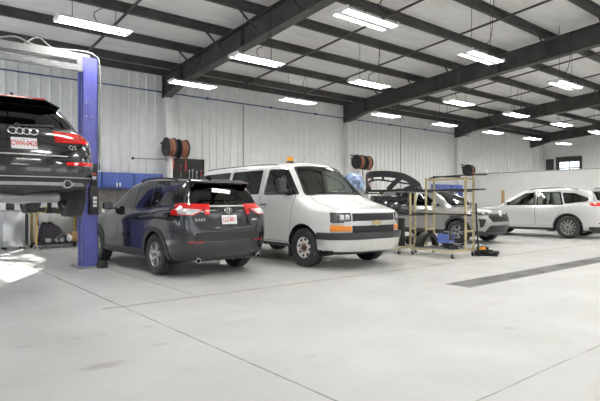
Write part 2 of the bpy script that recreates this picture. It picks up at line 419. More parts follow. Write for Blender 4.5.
for X in RX:
    bm = B(); y0, y1 = D-.06, YF
    zt = lambda y: roof(y)-.25
    prismX(bm, [(y0, zt(y0)), (y1, zt(y1)), (y1, rbot(y1)), (15.4, rbot(15.4)), (y0, 4.95)], X-.012, X+.012)
    for (ya, za, yb, zb) in ((y0, zt(y0), y1, zt(y1)), (y1, rbot(y1), 15.4, rbot(15.4)), (15.4, rbot(15.4), y0, 4.95)):
        bar(bm, (X, ya, za), (X, yb, zb), .30, .028)
    for yy in (15.4, 11.75, 5.0, -1.5): bb(bm, X-.13, X+.13, yy-.012, yy+.012, rbot(yy), zt(yy))
    bb(bm, X-.15, X+.15, y0-.02, y0, 4.95, zt(y0))
    for yy in PUR[1:-1:1]:
        for s in (-1, 1): bar(bm, (X+s*.05, yy, rbot(yy)+.03), (X+s*.75, yy, roof(yy)-.2), .04, .04)
    struct('roof_rafter', bm, 'beam_dark', smooth=0)
for bay in range(len(RX)-1):
    for f in (1/3, 2/3):
        X = RX[bay]+(RX[bay+1]-RX[bay])*f; bm = B()
        bar(bm, (X, D-.1, roof(D)-.21), (X, YF, roof(YF)-.21), .055, .045)
        struct('purlin_bridging', bm, 'beam_dark', smooth=0)
bm = B(); rod(bm, (XL, D-.12, 5.13), (26.6, D-.12, 5.13), .022)
for x in (2.2, 5.0, 9.3, 12.2, 14.6, 19.5, 22.3):
    bb(bm, x-.03, x+.03, D-.15, D-.04, 5.10, 5.18); 
air = tag(obj('air_pipe', bm, 'pipe_blue'), 'thin dark blue air line running level along the ribbed back wall', 'pipe')
for x, pw in ((10.9, 0), (20.4, 0)):
    bm = B(); bb(bm, x-.02, x+.02, D-.055, D-.03, 1.6, 5.10); 
    tag(obj('conduit', bm, 'gray_metal', smooth=0), 'thin grey conduit drop on the back wall above the dark SUV' if x < 15 else 'thin grey conduit drop on the back wall behind the parts carts', 'conduit')
# skylight panel in the far roof
bm = B(); y = 12.35; bb(bm, 26.2, 27.6, y-.55, y+.55, roof(y)-.1, roof(y)-.06); struct('window_1', bm, 'skylight', smooth=0)

# white painted column legs below the frame haunches
for X in RX[1:4]:
    bm = B()
    prismY(bm, [(X-.08, 0), (X+.08, 0), (X+.14, 4.93), (X-.14, 4.93)], D-.36, D-.20)
    struct('frame_column', bm, 'white_metal', smooth=0)

# ------------------------------------------------------------------ strip lights
LZ = 4.85; LXS = [3.27, 7.2, 11.25, 15.9, 19.95, 24.1, 28.2, 32.2]; LYS = [13.82, 10.42, 6.76, 3.2, -.4, -4.0]
bmh = B()
prismX(bmh, [(-.22, 0), (-.20, .015), (-.10, .06), (.10, .06), (.20, .015), (.22, 0), (.22, -.02), (.208, -.02), (.20, .0), (.085, .012), (.06, -.04), (-.06, -.04), (-.085, .012), (-.20, 0), (-.208, -.02), (-.22, -.02)], -.71, .71)
for s in (-1, 1): bb(bmh, s*.70-.012, s*.70+.012, -.22, .22, -.025, .055)
bmt = []
proto = thing('strip_light', 'x', 'ceiling light', (0,0,0), 0, 'white hanging strip lights')
hs = obj('housing', bmh, 'white_metal', proto)
for s in (-1, 1):
    t = B(); box(t, (0, s*.142, -.006), (1.34, .100, .012)); obj('diffuser', t, 'led', proto, smooth=0)
def wires(p, x, y):
    zt = roof(y)-.24-LZ
    for s in (-1, 1):
        w = B(); rod(w, (s*.42, 0, .05), (s*.42+.0, 0, zt), .006, 6); obj('hanger_wire', w, 'cord', p)
    w = B(); a = random.uniform(-.3, .3)
    path(w, smooth_path([(.1, .05, .06), (.02+a*.3, .1, .28), (.25+a, .12, .5), (.3+a, .05, .8), (.3+a, 0, zt)]), .009, 6); obj('power_cord', w, 'cord', p)
rown = ['row along the back wall', 'middle row', 'nearest visible row']
ordn = ['first', 'second', 'third', 'fourth', 'fifth', 'sixth', 'seventh', 'eighth']
vis = {0: [1,2,3,4,5,6], 1: [0,1,2,3,4,5,6], 2: [1,2,3,4]}
first = True
for j, y in enumerate(LYS):
    for i, x in enumerate(LXS):
        if j >= 3 and x > 29 or (i, j) == (0, 0): continue
        if j in vis and i in vis[j]:
            k = vis[j].index(i)
            lab = 'white twin-strip ceiling light, %s from left in the %s' % (ordn[k], rown[j]); g = 'white hanging strip lights'
        else: lab = 'white twin-strip ceiling light hanging outside the picture'; g = 'strip lights outside the picture'
        o = proto if first else None
        if first: proto.location = (x, y, LZ); proto['label'] = lab; proto['group'] = g; first = False
        else:
            o = proto.copy(); C.objects.link(o); o.location = (x, y, LZ); o['label'] = lab; o['group'] = g
            for ch in [c for c in proto.children if c.name.startswith(('housing', 'diffuser'))]:
                c = ch.copy(); C.objects.link(c); c.parent = o
        wires(o, x, y)

# ------------------------------------------------------------------ daylight
w = bpy.data.worlds.new('world'); S.world = w; w.use_nodes = True
bg = w.node_tree.nodes['Background']; bg.inputs[0].default_value = (.75,.85,1.,1); bg.inputs[1].default_value = 1.5
sun = bpy.data.lights.new('sun', 'SUN'); sun.energy = 26; sun.angle = R(.5); sun.color = (1.,.96,.88)
so = bpy.data.objects.new('sun', sun); C.objects.link(so); so.location = (-10, -12, 8)
so.rotation_euler = V((.5, .87, -.30)).to_track_quat('-Z', 'Y').to_euler()
S.view_settings.view_transform = 'Standard'; S.view_settings.look = 'None'; S.view_settings.gamma = 1; S.view_settings.use_curve_mapping = False
S.view_settings.exposure = 0.62
S.cycles.use_denoising = True
S.cycles.max_bounces = 10; S.cycles.diffuse_bounces = 6; S.cycles.glossy_bounces = 5; S.cycles.transparent_max_bounces = 12
S.cycles.sample_clamp_indirect = 8
# ------------------------------------------------------------------ vehicles
def hermite(P, n, closed=False, sharp=()):
    """centripetal Catmull-Rom through P; sharp = indices with broken tangents"""
    k = len(P); out = []
    P = [V(p) for p in P]
    def g(i): return P[i % k] if closed else P[min(max(i, 0), k-1)]
    for i in range(k if closed else k-1):
        p0, p1, p2, p3 = g(i-1), g(i), g(i+1), g(i+2)
        d1 = max((p2-p1).length**.5, 1e-4); d0 = max((p1-p0).length**.5, 1e-4); d2 = max((p3-p2).length**.5, 1e-4)
        if (p2-p1).length < 1e-6:
            out += [p1.copy() for _ in range(n)]; continue
        if i in sharp or (not closed and i == 0) or (p1-p0).length < 1e-6: m1 = (p2-p1)
        else: m1 = ((p1-p0)/d0-(p2-p0)/(d0+d1)+(p2-p1)/d1)*d1
        if (i+1) in sharp or (not closed and i+1 == k-1) or (p3-p2).length < 1e-6: m2 = (p2-p1)
        else: m2 = ((p2-p1)/d1-(p3-p1)/(d1+d2)+(p3-p2)/d2)*d1
        for s in range(n):
            t = s/n; t2 = t*t; t3 = t2*t
            out.append(p1*(2*t3-3*t2+1)+m1*(t3-2*t2+t)+p2*(-2*t3+3*t2)+m2*(t3-t2))
    if not closed: out.append(P[-1].copy())
    return out
def inside(p, poly):
    x, y = p; c = False; n = len(poly)
    for i in range(n):
        x1, y1 = poly[i]; x2, y2 = poly[(i+1) % n]
        if (y1 > y) != (y2 > y) and x < (x2-x1)*(y-y1)/(y2-y1)+x1: c = not c
    return c
def inset(poly, d):
    n = len(poly); A = sum(poly[i][0]*poly[(i+1) % n][1]-poly[(i+1) % n][0]*poly[i][1] for i in range(n))
    s = 1 if A > 0 else -1; out = []
    for i in range(n):
        p0, p1, p2 = poly[i-1], poly[i], poly[(i+1) % n]
        e1 = V((p1[0]-p0[0], p1[1]-p0[1])).normalized(); e2 = V((p2[0]-p1[0], p2[1]-p1[1])).normalized()
        n1 = V((-e1.y, e1.x))*s; n2 = V((-e2.y, e2.x))*s; b = n1+n2
        if b.length < .2: out.append(p1); continue
        b.normalize(); q = max(.4, b.dot(n1)); out.append((p1[0]+b.x*d/q, p1[1]+b.y*d/q))
    return out
def rpoly(poly, r, n=3):
    """round polygon corners"""
    out = []; k = len(poly)
    for i in range(k):
        p0, p1, p2 = V(poly[i-1]), V(poly[i]), V(poly[(i+1) % k])
        a = (p0-p1); b = (p2-p1); rr = min(r, a.length*.45, b.length*.45)
        pa = p1+a.normalized()*rr; pb = p1+b.normalized()*rr
        for j in range(n+1):
            t = j/n; q = pa*(1-t)**2+p1*2*t*(1-t)+pb*t*t; out.append((q.x, q.y))
    return out
def circ(cx, cz, r, n=28, a0=0, a1=360): return [(cx+r*math.cos(R(a0+(a1-a0)*i/n)), cz+r*math.sin(R(a0+(a1-a0)*i/n))) for i in range(n + (0 if a1-a0 == 360 else 1))]

class Shell:
    AX = {'L': (0, 2), 'R': (0, 2), 'F': (1, 2), 'B': (1, 2), 'T': (0, 1), 'U': (0, 1)}
    DIR = {'L': (1, 1), 'R': (1, -1), 'F': (0, 1), 'B': (0, -1), 'T': (2, 1), 'U': (2, -1)}
    def __init__(s, rows, nc=5, nr=4, sharp_rows=(), sharp_cols=()):
        rings = []
        for r in rows:
            full = list(r)+[(x, -y, z) for (x, y, z) in r[-2:0:-1]]
            k = len(full); sc = set(sharp_cols) | {(k-c) % k for c in sharp_cols}
            rings.append(hermite(full, nc, True, sc))
        cols = [hermite([rg[j] for rg in rings], nr, False, sharp_rows) for j in range(len(rings[0]))]
        bm = bmesh.new(); vs = [[bm.verts.new(p) for p in c] for c in cols]; n = len(vs)
        for j in range(n):
            for i in range(len(vs[0])-1):
                q = [vs[j][i], vs[(j+1) % n][i], vs[(j+1) % n][i+1], vs[j][i+1]]
                bm.faces.new(q)
        bmesh.ops.remove_doubles(bm, verts=bm.verts[:], dist=2e-4)
        bmesh.ops.dissolve_degenerate(bm, edges=bm.edges[:], dist=1e-5)
        bmesh.ops.recalc_face_normals(bm, faces=bm.faces[:])
        s.bm = bm; s.tags = {}; s.lay = bm.faces.layers.int.new('tag'); s.bm.normal_update()
        s.bvh = BVHTree.FromBMesh(bm)
    def hit(s, ax, u, v):
        """surface point and normal seen along an axis"""
        d, sg = s.DIR[ax]; a, b = s.AX[ax]; o = V((0, 0, 0)); o[a] = u; o[b] = v; o[d] = 6*sg; dr = V((0, 0, 0)); dr[d] = -sg
        p, n, _, _ = s.bvh.ray_cast(o, dr); return p, n
    def cut(s, ax, poly, tid, nmin=.12, only=None, lim=None):
        bm = s.bm; a, b = s.AX[ax]; d, sg = s.DIR[ax]; n = len(poly)
        for i in range(n):
            p, q = poly[i], poly[(i+1) % n]
            if math.hypot(p[0]-q[0], p[1]-q[1]) < 1e-6: continue
            lo = (min(p[0], q[0])-1e-4, min(p[1], q[1])-1e-4); hi = (max(p[0], q[0])+1e-4, max(p[1], q[1])+1e-4)
            fs = []
            for f in bm.faces:
                if f.normal[d]*sg < nmin: continue
                us = [v.co[a] for v in f.verts]; ws = [v.co[b] for v in f.verts]
                if max(us) < lo[0] or min(us) > hi[0] or max(ws) < lo[1] or min(ws) > hi[1]: continue
                if lim and not lim(f.calc_center_median()): continue
                fs.append(f)
            if not fs: continue
            co = V((0, 0, 0)); co[a] = p[0]; co[b] = p[1]; no = V((0, 0, 0)); no[a] = -(q[1]-p[1]); no[b] = q[0]-p[0]; no.normalize()
            geom = list({v for f in fs for v in f.verts})+list({e for f in fs for e in f.edges})+fs
            bmesh.ops.bisect_plane(bm, geom=geom, plane_co=co, plane_no=no, dist=1e-5)
        bm.normal_update()
        ub = (min(p[0] for p in poly), max(p[0] for p in poly)); vb = (min(p[1] for p in poly), max(p[1] for p in poly))
        for f in bm.faces:
            if f.normal[d]*sg < nmin: continue
            c = f.calc_center_median()
            if not (ub[0] < c[a] < ub[1] and vb[0] < c[b] < vb[1]): continue
            if lim and not lim(c): continue
            if only is not None and f[s.lay] not in only: continue
            if inside((c[a], c[b]), poly): f[s.lay] = tid
    def extract(s, tid, off, th):
        """one tagged region as its own solid sheet, pushed out by off and th thick"""
        nb = bmesh.new(); mp = {}; fs = [f for f in s.bm.faces if f[s.lay] == tid]
        if not fs: nb.free(); return None
        for f in fs:
            for v in f.verts:
                if v not in mp: mp[v] = (nb.verts.new(v.co+v.normal*off), nb.verts.new(v.co+v.normal*(off-th)))
        ec = {}
        for f in fs:
            vs = list(f.verts)
            nb.faces.new([mp[v][0] for v in vs]); nb.faces.new([mp[v][1] for v in vs[::-1]])
            for i in range(len(vs)):
                e = (vs[i], vs[(i+1) % len(vs)]); key = frozenset(e); ec[key] = None if key in ec else e
        for e in ec.values():
            if e: nb.faces.new((mp[e[0]][0], mp[e[0]][1], mp[e[1]][1], mp[e[1]][0]))
        return nb
    def body(s, th=.03):
        nb = bmesh.new(); mp = {}; fs = [f for f in s.bm.faces if f[s.lay] in (0, 1)]; ec = {}
        for f in fs:
            for v in f.verts:
                if v not in mp: mp[v] = (nb.verts.new(v.co), nb.verts.new(v.co-v.normal*th))
        for f in fs:
            vs = list(f.verts)
            g = nb.faces.new([mp[v][0] for v in vs]); g.material_index = 2 if f[s.lay] == 1 else 0
            h = nb.faces.new([mp[v][1] for v in vs[::-1]]); h.material_index = 1
            for i in range(len(vs)):
                e = (vs[i], vs[(i+1) % len(vs)]); key = frozenset(e); ec[key] = None if key in ec else e
        for e in ec.values():
            if e:
                g = nb.faces.new((mp[e[0]][0], mp[e[0]][1], mp[e[1]][1], mp[e[1]][0])); g.material_index = 1
        return nb

# ---- wheels
def tyre_mesh(Rr, W, rim, tread=84):
    bm = B(); h = W/2; g = .011
    prof = [(rim-.012, -h*.86), (rim+.012, -h*.93), (rim+(Rr-rim)*.5, -h*1.02), (Rr-.03, -h*.97), (Rr-.012, -h*.90)]
    k0 = len(prof); n = 12
    for i in range(n): prof.append((Rr-.006*abs((i-(n-1)/2)/((n-1)/2))**2, -h*.84+h*1.68*i/(n-1)))
    k1 = len(prof)
    prof += [(Rr-.012, h*.90), (Rr-.03, h*.97), (rim+(Rr-rim)*.5, h*1.02), (rim+.012, h*.93), (rim-.012, h*.86)]
    grooves = {k0+2, k0+3, k0+n-4, k0+n-3}
    def mod(i, j):
        if i in grooves: return -g
        if k0-1 <= i <= k1:
            sh = (0, 2, 1)[(0 if i < k0+3 else 1 if i < k0+n-3 else 2)]
            if (j+sh+ (i % 2)) % 4 == 0: return -g
        return 0
    prof += [(rim-.02, h*.7), (rim-.02, -h*.7)]
    lathe(bm, prof, None, tread, mod, closed=True); return bm
def make_wheel(Rr, W, rim, style, rim_mat='alloy', nsp=10):
    """builds a free wheel (tyre with rim, brake disc children), outer face at +y"""
    h = W/2
    w = obj('wheel', tyre_mesh(Rr, W, rim), 'rubber', smooth=30)
    bm = B()
    lathe(bm, [(rim-.010, -h*.8), (rim, -h*.84), (rim+.006, h*.80), (rim+.004, h*.86), (rim-.012, h*.86), (rim-.022, h*.70), (rim-.03, -h*.8)], None, 40, closed=True)
    if style == 'steel':
        lathe(bm, [(rim-.018, h*.62), (rim*.80, h*.60), (rim*.60, h*.72), (rim*.36, h*.72), (rim*.30, h*.55), (.0, h*.55)], None, 40)
        r_ = obj('rim', bm, rim_mat, w)
        for k in range(8):
            bm = B(); a = 2*PI*k/8; rr = rim*.73; q = V((rr*math.cos(a), h*.655, rr*math.sin(a)))
            lathe(bm, [(0, -.006), (rim*.125, -.006), (rim*.125, .007), (0, .007)], M.Translation(q), 12)
            obj('rim_hole_shade', bm, 'trim_dark', w)  # solid dark disc, coloured as the shade inside a hole
        bm = B(); lathe(bm, [(rim*.26, h*.5), (rim*.27, h*.78), (rim*.20, h*.98), (0, h*1.0)], None, 20)
        for k in range(8):
            a = 2*PI*(k+.5)/8; q = V((rim*.38*math.cos(a), h*.74, rim*.38*math.sin(a))); lathe(bm, [(0, -.01), (.012, -.01), (.012, .02), (0, .02)], M.Translation(q), 8)
        obj('hub', bm, 'rust', w)
    else:
        for k in range(nsp):
            if style == 'pair': a = 2*PI*(k//2)/(nsp/2)+(.21 if k % 2 else -.21); a2 = 2*PI*(k//2)/(nsp/2)+(.16 if k % 2 else -.16)
            else: a = a2 = 2*PI*k/nsp
            w0, w1 = (.016, .014) if style != 'fan' else (.012, .022)
            def P(r, t, y): 
                aa = a2+(a-a2)*min(1, r/rim); return V((r*math.cos(aa)-t*math.sin(aa), y, r*math.sin(aa)+t*math.cos(aa)))
            r0, r1 = .045, rim-.012
            A = [P(r0, -w0*1.2, h*.72), P(r0, w0*1.2, h*.72), P(r0, w0*1.4, h*.45), P(r0, -w0*1.4, h*.45)]
            Q = [P(r1, -w1, h*.74), P(r1, w1, h*.74), P(r1, w1*1.2, h*.48), P(r1, -w1*1.2, h*.48)]
            va = [bm.verts.new(v) for v in A]; vb = [bm.verts.new(v) for v in Q]
            bm.faces.new(va); bm.faces.new(vb[::-1])
            for i in range(4): bm.faces.new((va[i], vb[i], vb[(i+1) % 4], va[(i+1) % 4]))
        lathe(bm, [(.0, h*.76), (.05, h*.75), (.068, h*.68), (.075, h*.5), (0, h*.45)], None, 20)
        obj('rim', bm, rim_mat, w)
        bm = B(); lathe(bm, [(0, h*.72), (.032, h*.78), (.034, h*.80), (0, h*.80)], None, 16); obj('hub_cap', bm, 'black_plastic', w)
    bm = B(); lathe(bm, [(0, 0), (rim*.86, 0), (rim*.86, -.02), (.06, -.03), (.06, -h), (0, -h)], None, 32); obj('brake_disc', bm, 'dark_alloy', w)
    return w
def put_wheels(root, w, axles, yc, z, arch_r):
    first = True
    for ax in axles:
        for s in (1, -1):
            if first: o = w; first = False; o.parent = root
            else:
                o = w.copy(); C.objects.link(o); o.parent = root
                for ch in list(w.children):
                    c = ch.copy(); C.objects.link(c); c.parent = o
            o.location = (ax, s*yc, z); o.rotation_euler = (0, .35*ax, 0 if s > 0 else PI)
    for ax in axles:
        for s in (1, -1):
            bm = B(); P0 = []; n = 16
            for i in range(n+1):
                a = R(-18+216*i/n); P0.append((ax+arch_r*math.cos(a), max(z+arch_r*math.sin(a), .2)))
            inner = [bm.verts.new((x, s*(yc-.26), zz)) for x, zz in P0]; outer = [bm.verts.new((x, s*(yc+.07), zz)) for x, zz in P0]
            in2 = [bm.verts.new((ax+(x-ax)*1.03, s*(yc-.27), z+(zz-z)*1.03)) for x, zz in P0]; ou2 = [bm.verts.new((ax+(x-ax)*1.03, s*(yc+.07), z+(zz-z)*1.03)) for x, zz in P0]
            for i in range(n):
                bm.faces.new((inner[i], inner[i+1], outer[i+1], outer[i])); bm.faces.new((in2[i], ou2[i], ou2[i+1], in2[i+1])); bm.faces.new((outer[i], outer[i+1], ou2[i+1], ou2[i]))
            bm.faces.new(inner[::-1]); bm.faces.new(in2)
            obj('wheel_liner', bm, 'trim_dark', root)

def ellipse_ring(bm, c, u, v, a, b, r, n=28):
    c, u, v = V(c), V(u), V(v)
    path(bm, [c+u*(a*math.cos(2*PI*i/n))+v*(b*math.sin(2*PI*i/n)) for i in range(n)], r, 6, closed=True)
def face_basis(sh, ax, u, v):
    """frame on the surface: origin, right (as seen from outside), up, out"""
    p, n = sh.hit(ax, u, v); n = n.normalized(); up = V((0, 0, 1))-n*n.z; up.normalize(); rt = up.cross(n); return p, rt, up, n
def text_on(sh, ax, u, v, s, size, m, parent, name, off=.004, spacing=1., bold=0., depth=.0015):
    p, rt, up, n = face_basis(sh, ax, u, v); me = text_mesh(s, size, depth, spacing, bold)
    me.transform(M.Translation(p+n*off) @ M((rt, up, n)).transposed().to_4x4()); me.materials.clear(); me.materials.append(MT[m])
    return mobj(name, me, parent, smooth=0)
def plate(sh, ax, u, v, txt, parent, w=.30, h=.155):
    p, rt, up, n = face_basis(sh, ax, u, v); m3 = M((rt, up, n)).transposed()
    bm = B(); box(bm, p+n*.012, (w, h, .006), rot=m3, bev=.001, seg=1)
    pl = obj('licence_plate', bm, 'plate_white', parent, smooth=0, label='white plate with red characters')
    me = text_mesh(txt, h*.62, .001, 1.0, .0015); me.transform(M.Translation(p+n*.016-up*h*.02) @ m3.to_4x4() @ M.Diagonal((.66, 1, 1, 1))); me.materials.append(MT['plate_red']); mobj('plate_characters', me, pl, smooth=0)
    me = text_mesh('Alberta', h*.17, .001); me.transform(M.Translation(p+n*.016+up*h*.37) @ m3.to_4x4()); me.materials.append(MT['plate_blue']); mobj('plate_heading', me, pl, smooth=0)
    bm = B()
    for sx in (-1, 1):
        for sy in (-1, 1): rod(bm, p+n*.012+rt*(sx*w*.3)+up*(sy*h*.41), p+n*.018+rt*(sx*w*.3)+up*(sy*h*.41), .004, 8)
    obj('plate_screws', bm, 'steel', pl)
    return pl
def seat(root, x, y, w=.5, z=.35, m='seat_cloth', back=.95, bench=False):
    bm = B(); box(bm, (x, y, z+.12), (.52, w, .18), bev=.05)
    box(bm, (x-.30, y, z+.46), (.16, w*.94, .66), rot=M.Rotation(R(-12), 3, 'Y'), bev=.06)
    for yy in ((y,) if not bench else (y-w*.3, y+w*.3)): box(bm, (x-.40, yy, z+.90), (.10, .26, .19), rot=M.Rotation(R(-8), 3, 'Y'), bev=.045)
    return obj('seat', bm, m, root)
def steering(root, x, y, z):
    bm = B(); n = 24; q = M.Rotation(R(-62), 3, 'Y')
    path(bm, [V((x, y, z))+q @ V((.18*math.cos(2*PI*i/n), .18*math.sin(2*PI*i/n), 0)) for i in range(n)], .014, 6, closed=True)
    rod(bm, V((x, y, z))+q @ V((-.17, 0, 0)), V((x, y, z))+q @ V((.17, 0, 0)), .015); rod(bm, (x, y, z), V((x, y, z))+q @ V((0, 0, -.25)) if False else (x+.25, y, z-.13), .03)
    return obj('steering_wheel', bm, 'black_plastic', root)
def mirror(root, sh, side, x, z, m, size=(.12, .20, .145), stalk=.05):
    p, n = sh.hit('L' if side > 0 else 'R', x, z); bm = B(); w = size[1]
    y = p.y+side*(stalk+w/2)
    box(bm, (p.x+.03, y, z+.06), size, rot=M.Rotation(side*R(-8), 3, 'Z'), bev=min(size)*.32, seg=3)
    ob = obj('mirror', bm, m, root)
    bm = B(); box(bm, (p.x+.02, p.y+side*stalk*.5, z+.01), (.07, stalk+.10, .035), bev=.012); obj('mirror_arm', bm, 'black_plastic', ob)
    bm = B(); box(bm, (p.x+.03-size[0]/2-.001, y, z+.06), (.004, w*.82, size[2]*.78), rot=M.Rotation(side*R(-8), 3, 'Z')); obj('mirror_glass', bm, 'mirror_dark', ob, smooth=0)
    return ob
def handle(parent, sh, side, x, z, m, L=.19):
    p, n = sh.hit('L' if side > 0 else 'R', x, z); bm = B()
    path(bm, smooth_path([(x-L/2, p.y-.003*side, z), (x-L/2+.03, p.y+.032*side, z), (x, p.y+.038*side, z), (x+L/2-.03, p.y+.032*side, z), (x+L/2, p.y-.003*side, z)], 4), .013, 8)
    return obj('door_handle', bm, m, parent)

GAP = 1; DEL = 2
def build_body(root, sh, spec, paint):
    """spec: list of (part, parent part or None, material, offset, thickness, [(axis, polygon)...], options)"""
    tid = 10; todo = []; made = {}
    for it in spec:
        name, par, m, off, th, polys = it[:6]; opt = it[6] if len(it) > 6 else {}
        sides = opt.get('sides')                      # None: one part; 'LR': one part per side with mirrored polygons
        for sd in (sides or ('C',)):
            t = GAP if name == 'GAP' else DEL if name == 'DEL' else tid; tid += 1
            for ax, poly in polys:
                a = ax
                if sides:
                    if ax == 'S': a = sd
                    elif sd == 'R': poly = [(x, -y) for x, y in poly] if ax in 'TU' else [(-x, y) for x, y in poly]
                if opt.get('gap'): 
                    sh.cut(a, poly, GAP, opt.get('nmin', .12)); poly = inset(poly, opt['gap'])
                sh.cut(a, poly, t, opt.get('nmin', .12), opt.get('only'), opt.get('lim'))
            if t > 5: todo.append((t, name, par, m, off, th, sd))
    for v in sh.bm.verts: pass
    sh.bm.normal_update()
    b = obj('body', sh.body(), [paint, 'trim_dark', 'black_plastic'], root, keep=True, smooth=40)
    for t, name, par, m, off, th, sd in todo:
        nb = sh.extract(t, off, th)
        if nb is None: print('EMPTY PART', name, sd); continue
        pp = made.get((par, sd)) or made.get((par, 'C')) or root
        made[(name, sd)] = obj(name, nb, paint if m == 'PAINT' else m, pp, keep=True, smooth=40)
    made['body'] = b
    return made
# ---- compact SUV (two copies in the shop)
RAV_ROWS = [
 [(1.95,0,.27),(1.9,0,.27),(1.8,0,.27),(1.37,0,.27),(.85,0,.27),(-.2,0,.27),(-1.0,0,.27),(-1.5,0,.27),(-1.95,0,.27),(-2.05,0,.27),(-2.1,0,.27)],
 [(2.10,0,.27),(2.06,.42,.27),(1.88,.72,.27),(1.37,.80,.27),(.85,.82,.27),(-.2,.82,.27),(-1.0,.82,.27),(-1.5,.81,.27),(-2.02,.72,.28),(-2.12,.42,.28),(-2.15,0,.28)],
 [(2.20,0,.31),(2.16,.42,.31),(1.97,.80,.32),(1.37,.88,.32),(.85,.885,.31),(-.2,.885,.31),(-1.0,.885,.31),(-1.5,.88,.32),(-2.06,.80,.35),(-2.19,.44,.34),(-2.22,0,.34)],
 [(2.27,0,.48),(2.22,.45,.48),(2.02,.84,.50),(1.37,.915,.50),(.85,.905,.48),(-.2,.90,.48),(-1.0,.905,.48),(-1.5,.915,.52),(-2.10,.85,.54),(-2.26,.46,.54),(-2.30,0,.54)],
 [(2.30,0,.70),(2.25,.46,.70),(2.03,.85,.72),(1.37,.925,.72),(.85,.91,.72),(-.2,.905,.72),(-1.0,.91,.74),(-1.5,.925,.76),(-2.12,.86,.76),(-2.25,.46,.77),(-2.285,0,.77)],
 [(2.20,0,.94),(2.15,.44,.935),(1.95,.80,.92),(1.37,.915,.92),(.85,.915,.91),(-.2,.91,.90),(-1.0,.915,.92),(-1.5,.925,.96),(-2.11,.85,1.0),(-2.21,.46,1.0),(-2.235,0,1.0)],
 [(1.80,0,1.045),(1.78,.42,1.03),(1.60,.74,1.005),(1.25,.86,1.0),(.75,.885,1.01),(-.2,.885,1.02),(-1.0,.89,1.05),(-1.5,.90,1.10),(-2.10,.82,1.11),(-2.20,.45,1.09),(-2.225,0,1.09)],
 [(1.12,0,1.125),(1.10,.40,1.12),(1.04,.68,1.095),(.93,.80,1.075),(.55,.835,1.085),(-.2,.845,1.10),(-1.0,.845,1.13),(-1.5,.835,1.17),(-2.04,.74,1.20),(-2.155,.42,1.195),(-2.18,0,1.195)],
 [(.72,0,1.40),(.70,.38,1.395),(.63,.61,1.375),(.50,.705,1.355),(.15,.745,1.37),(-.2,.755,1.375),(-1.0,.75,1.39),(-1.5,.735,1.42),(-1.93,.645,1.44),(-2.02,.38,1.445),(-2.045,0,1.45)],
 [(.28,0,1.625),(.26,.35,1.62),(.20,.54,1.60),(.07,.615,1.59),(-.10,.635,1.60),(-.35,.645,1.61),(-1.0,.635,1.605),(-1.5,.615,1.595),(-1.82,.55,1.585),(-1.90,.34,1.60),(-1.92,0,1.605)],
 [(.12,0,1.665),(.10,.25,1.66),(.04,.40,1.65),(-.04,.46,1.65),(-.15,.48,1.66),(-.4,.49,1.672),(-1.0,.48,1.67),(-1.4,.46,1.655),(-1.68,.40,1.635),(-1.76,.24,1.64),(-1.78,0,1.645)],
 [(-.02,0,1.675),(-.03,0,1.675),(-.05,0,1.675),(-.10,0,1.677),(-.2,0,1.68),(-.45,0,1.685),(-1.0,0,1.685),(-1.35,0,1.675),(-1.6,0,1.66),(-1.66,0,1.655),(-1.68,0,1.653)]]
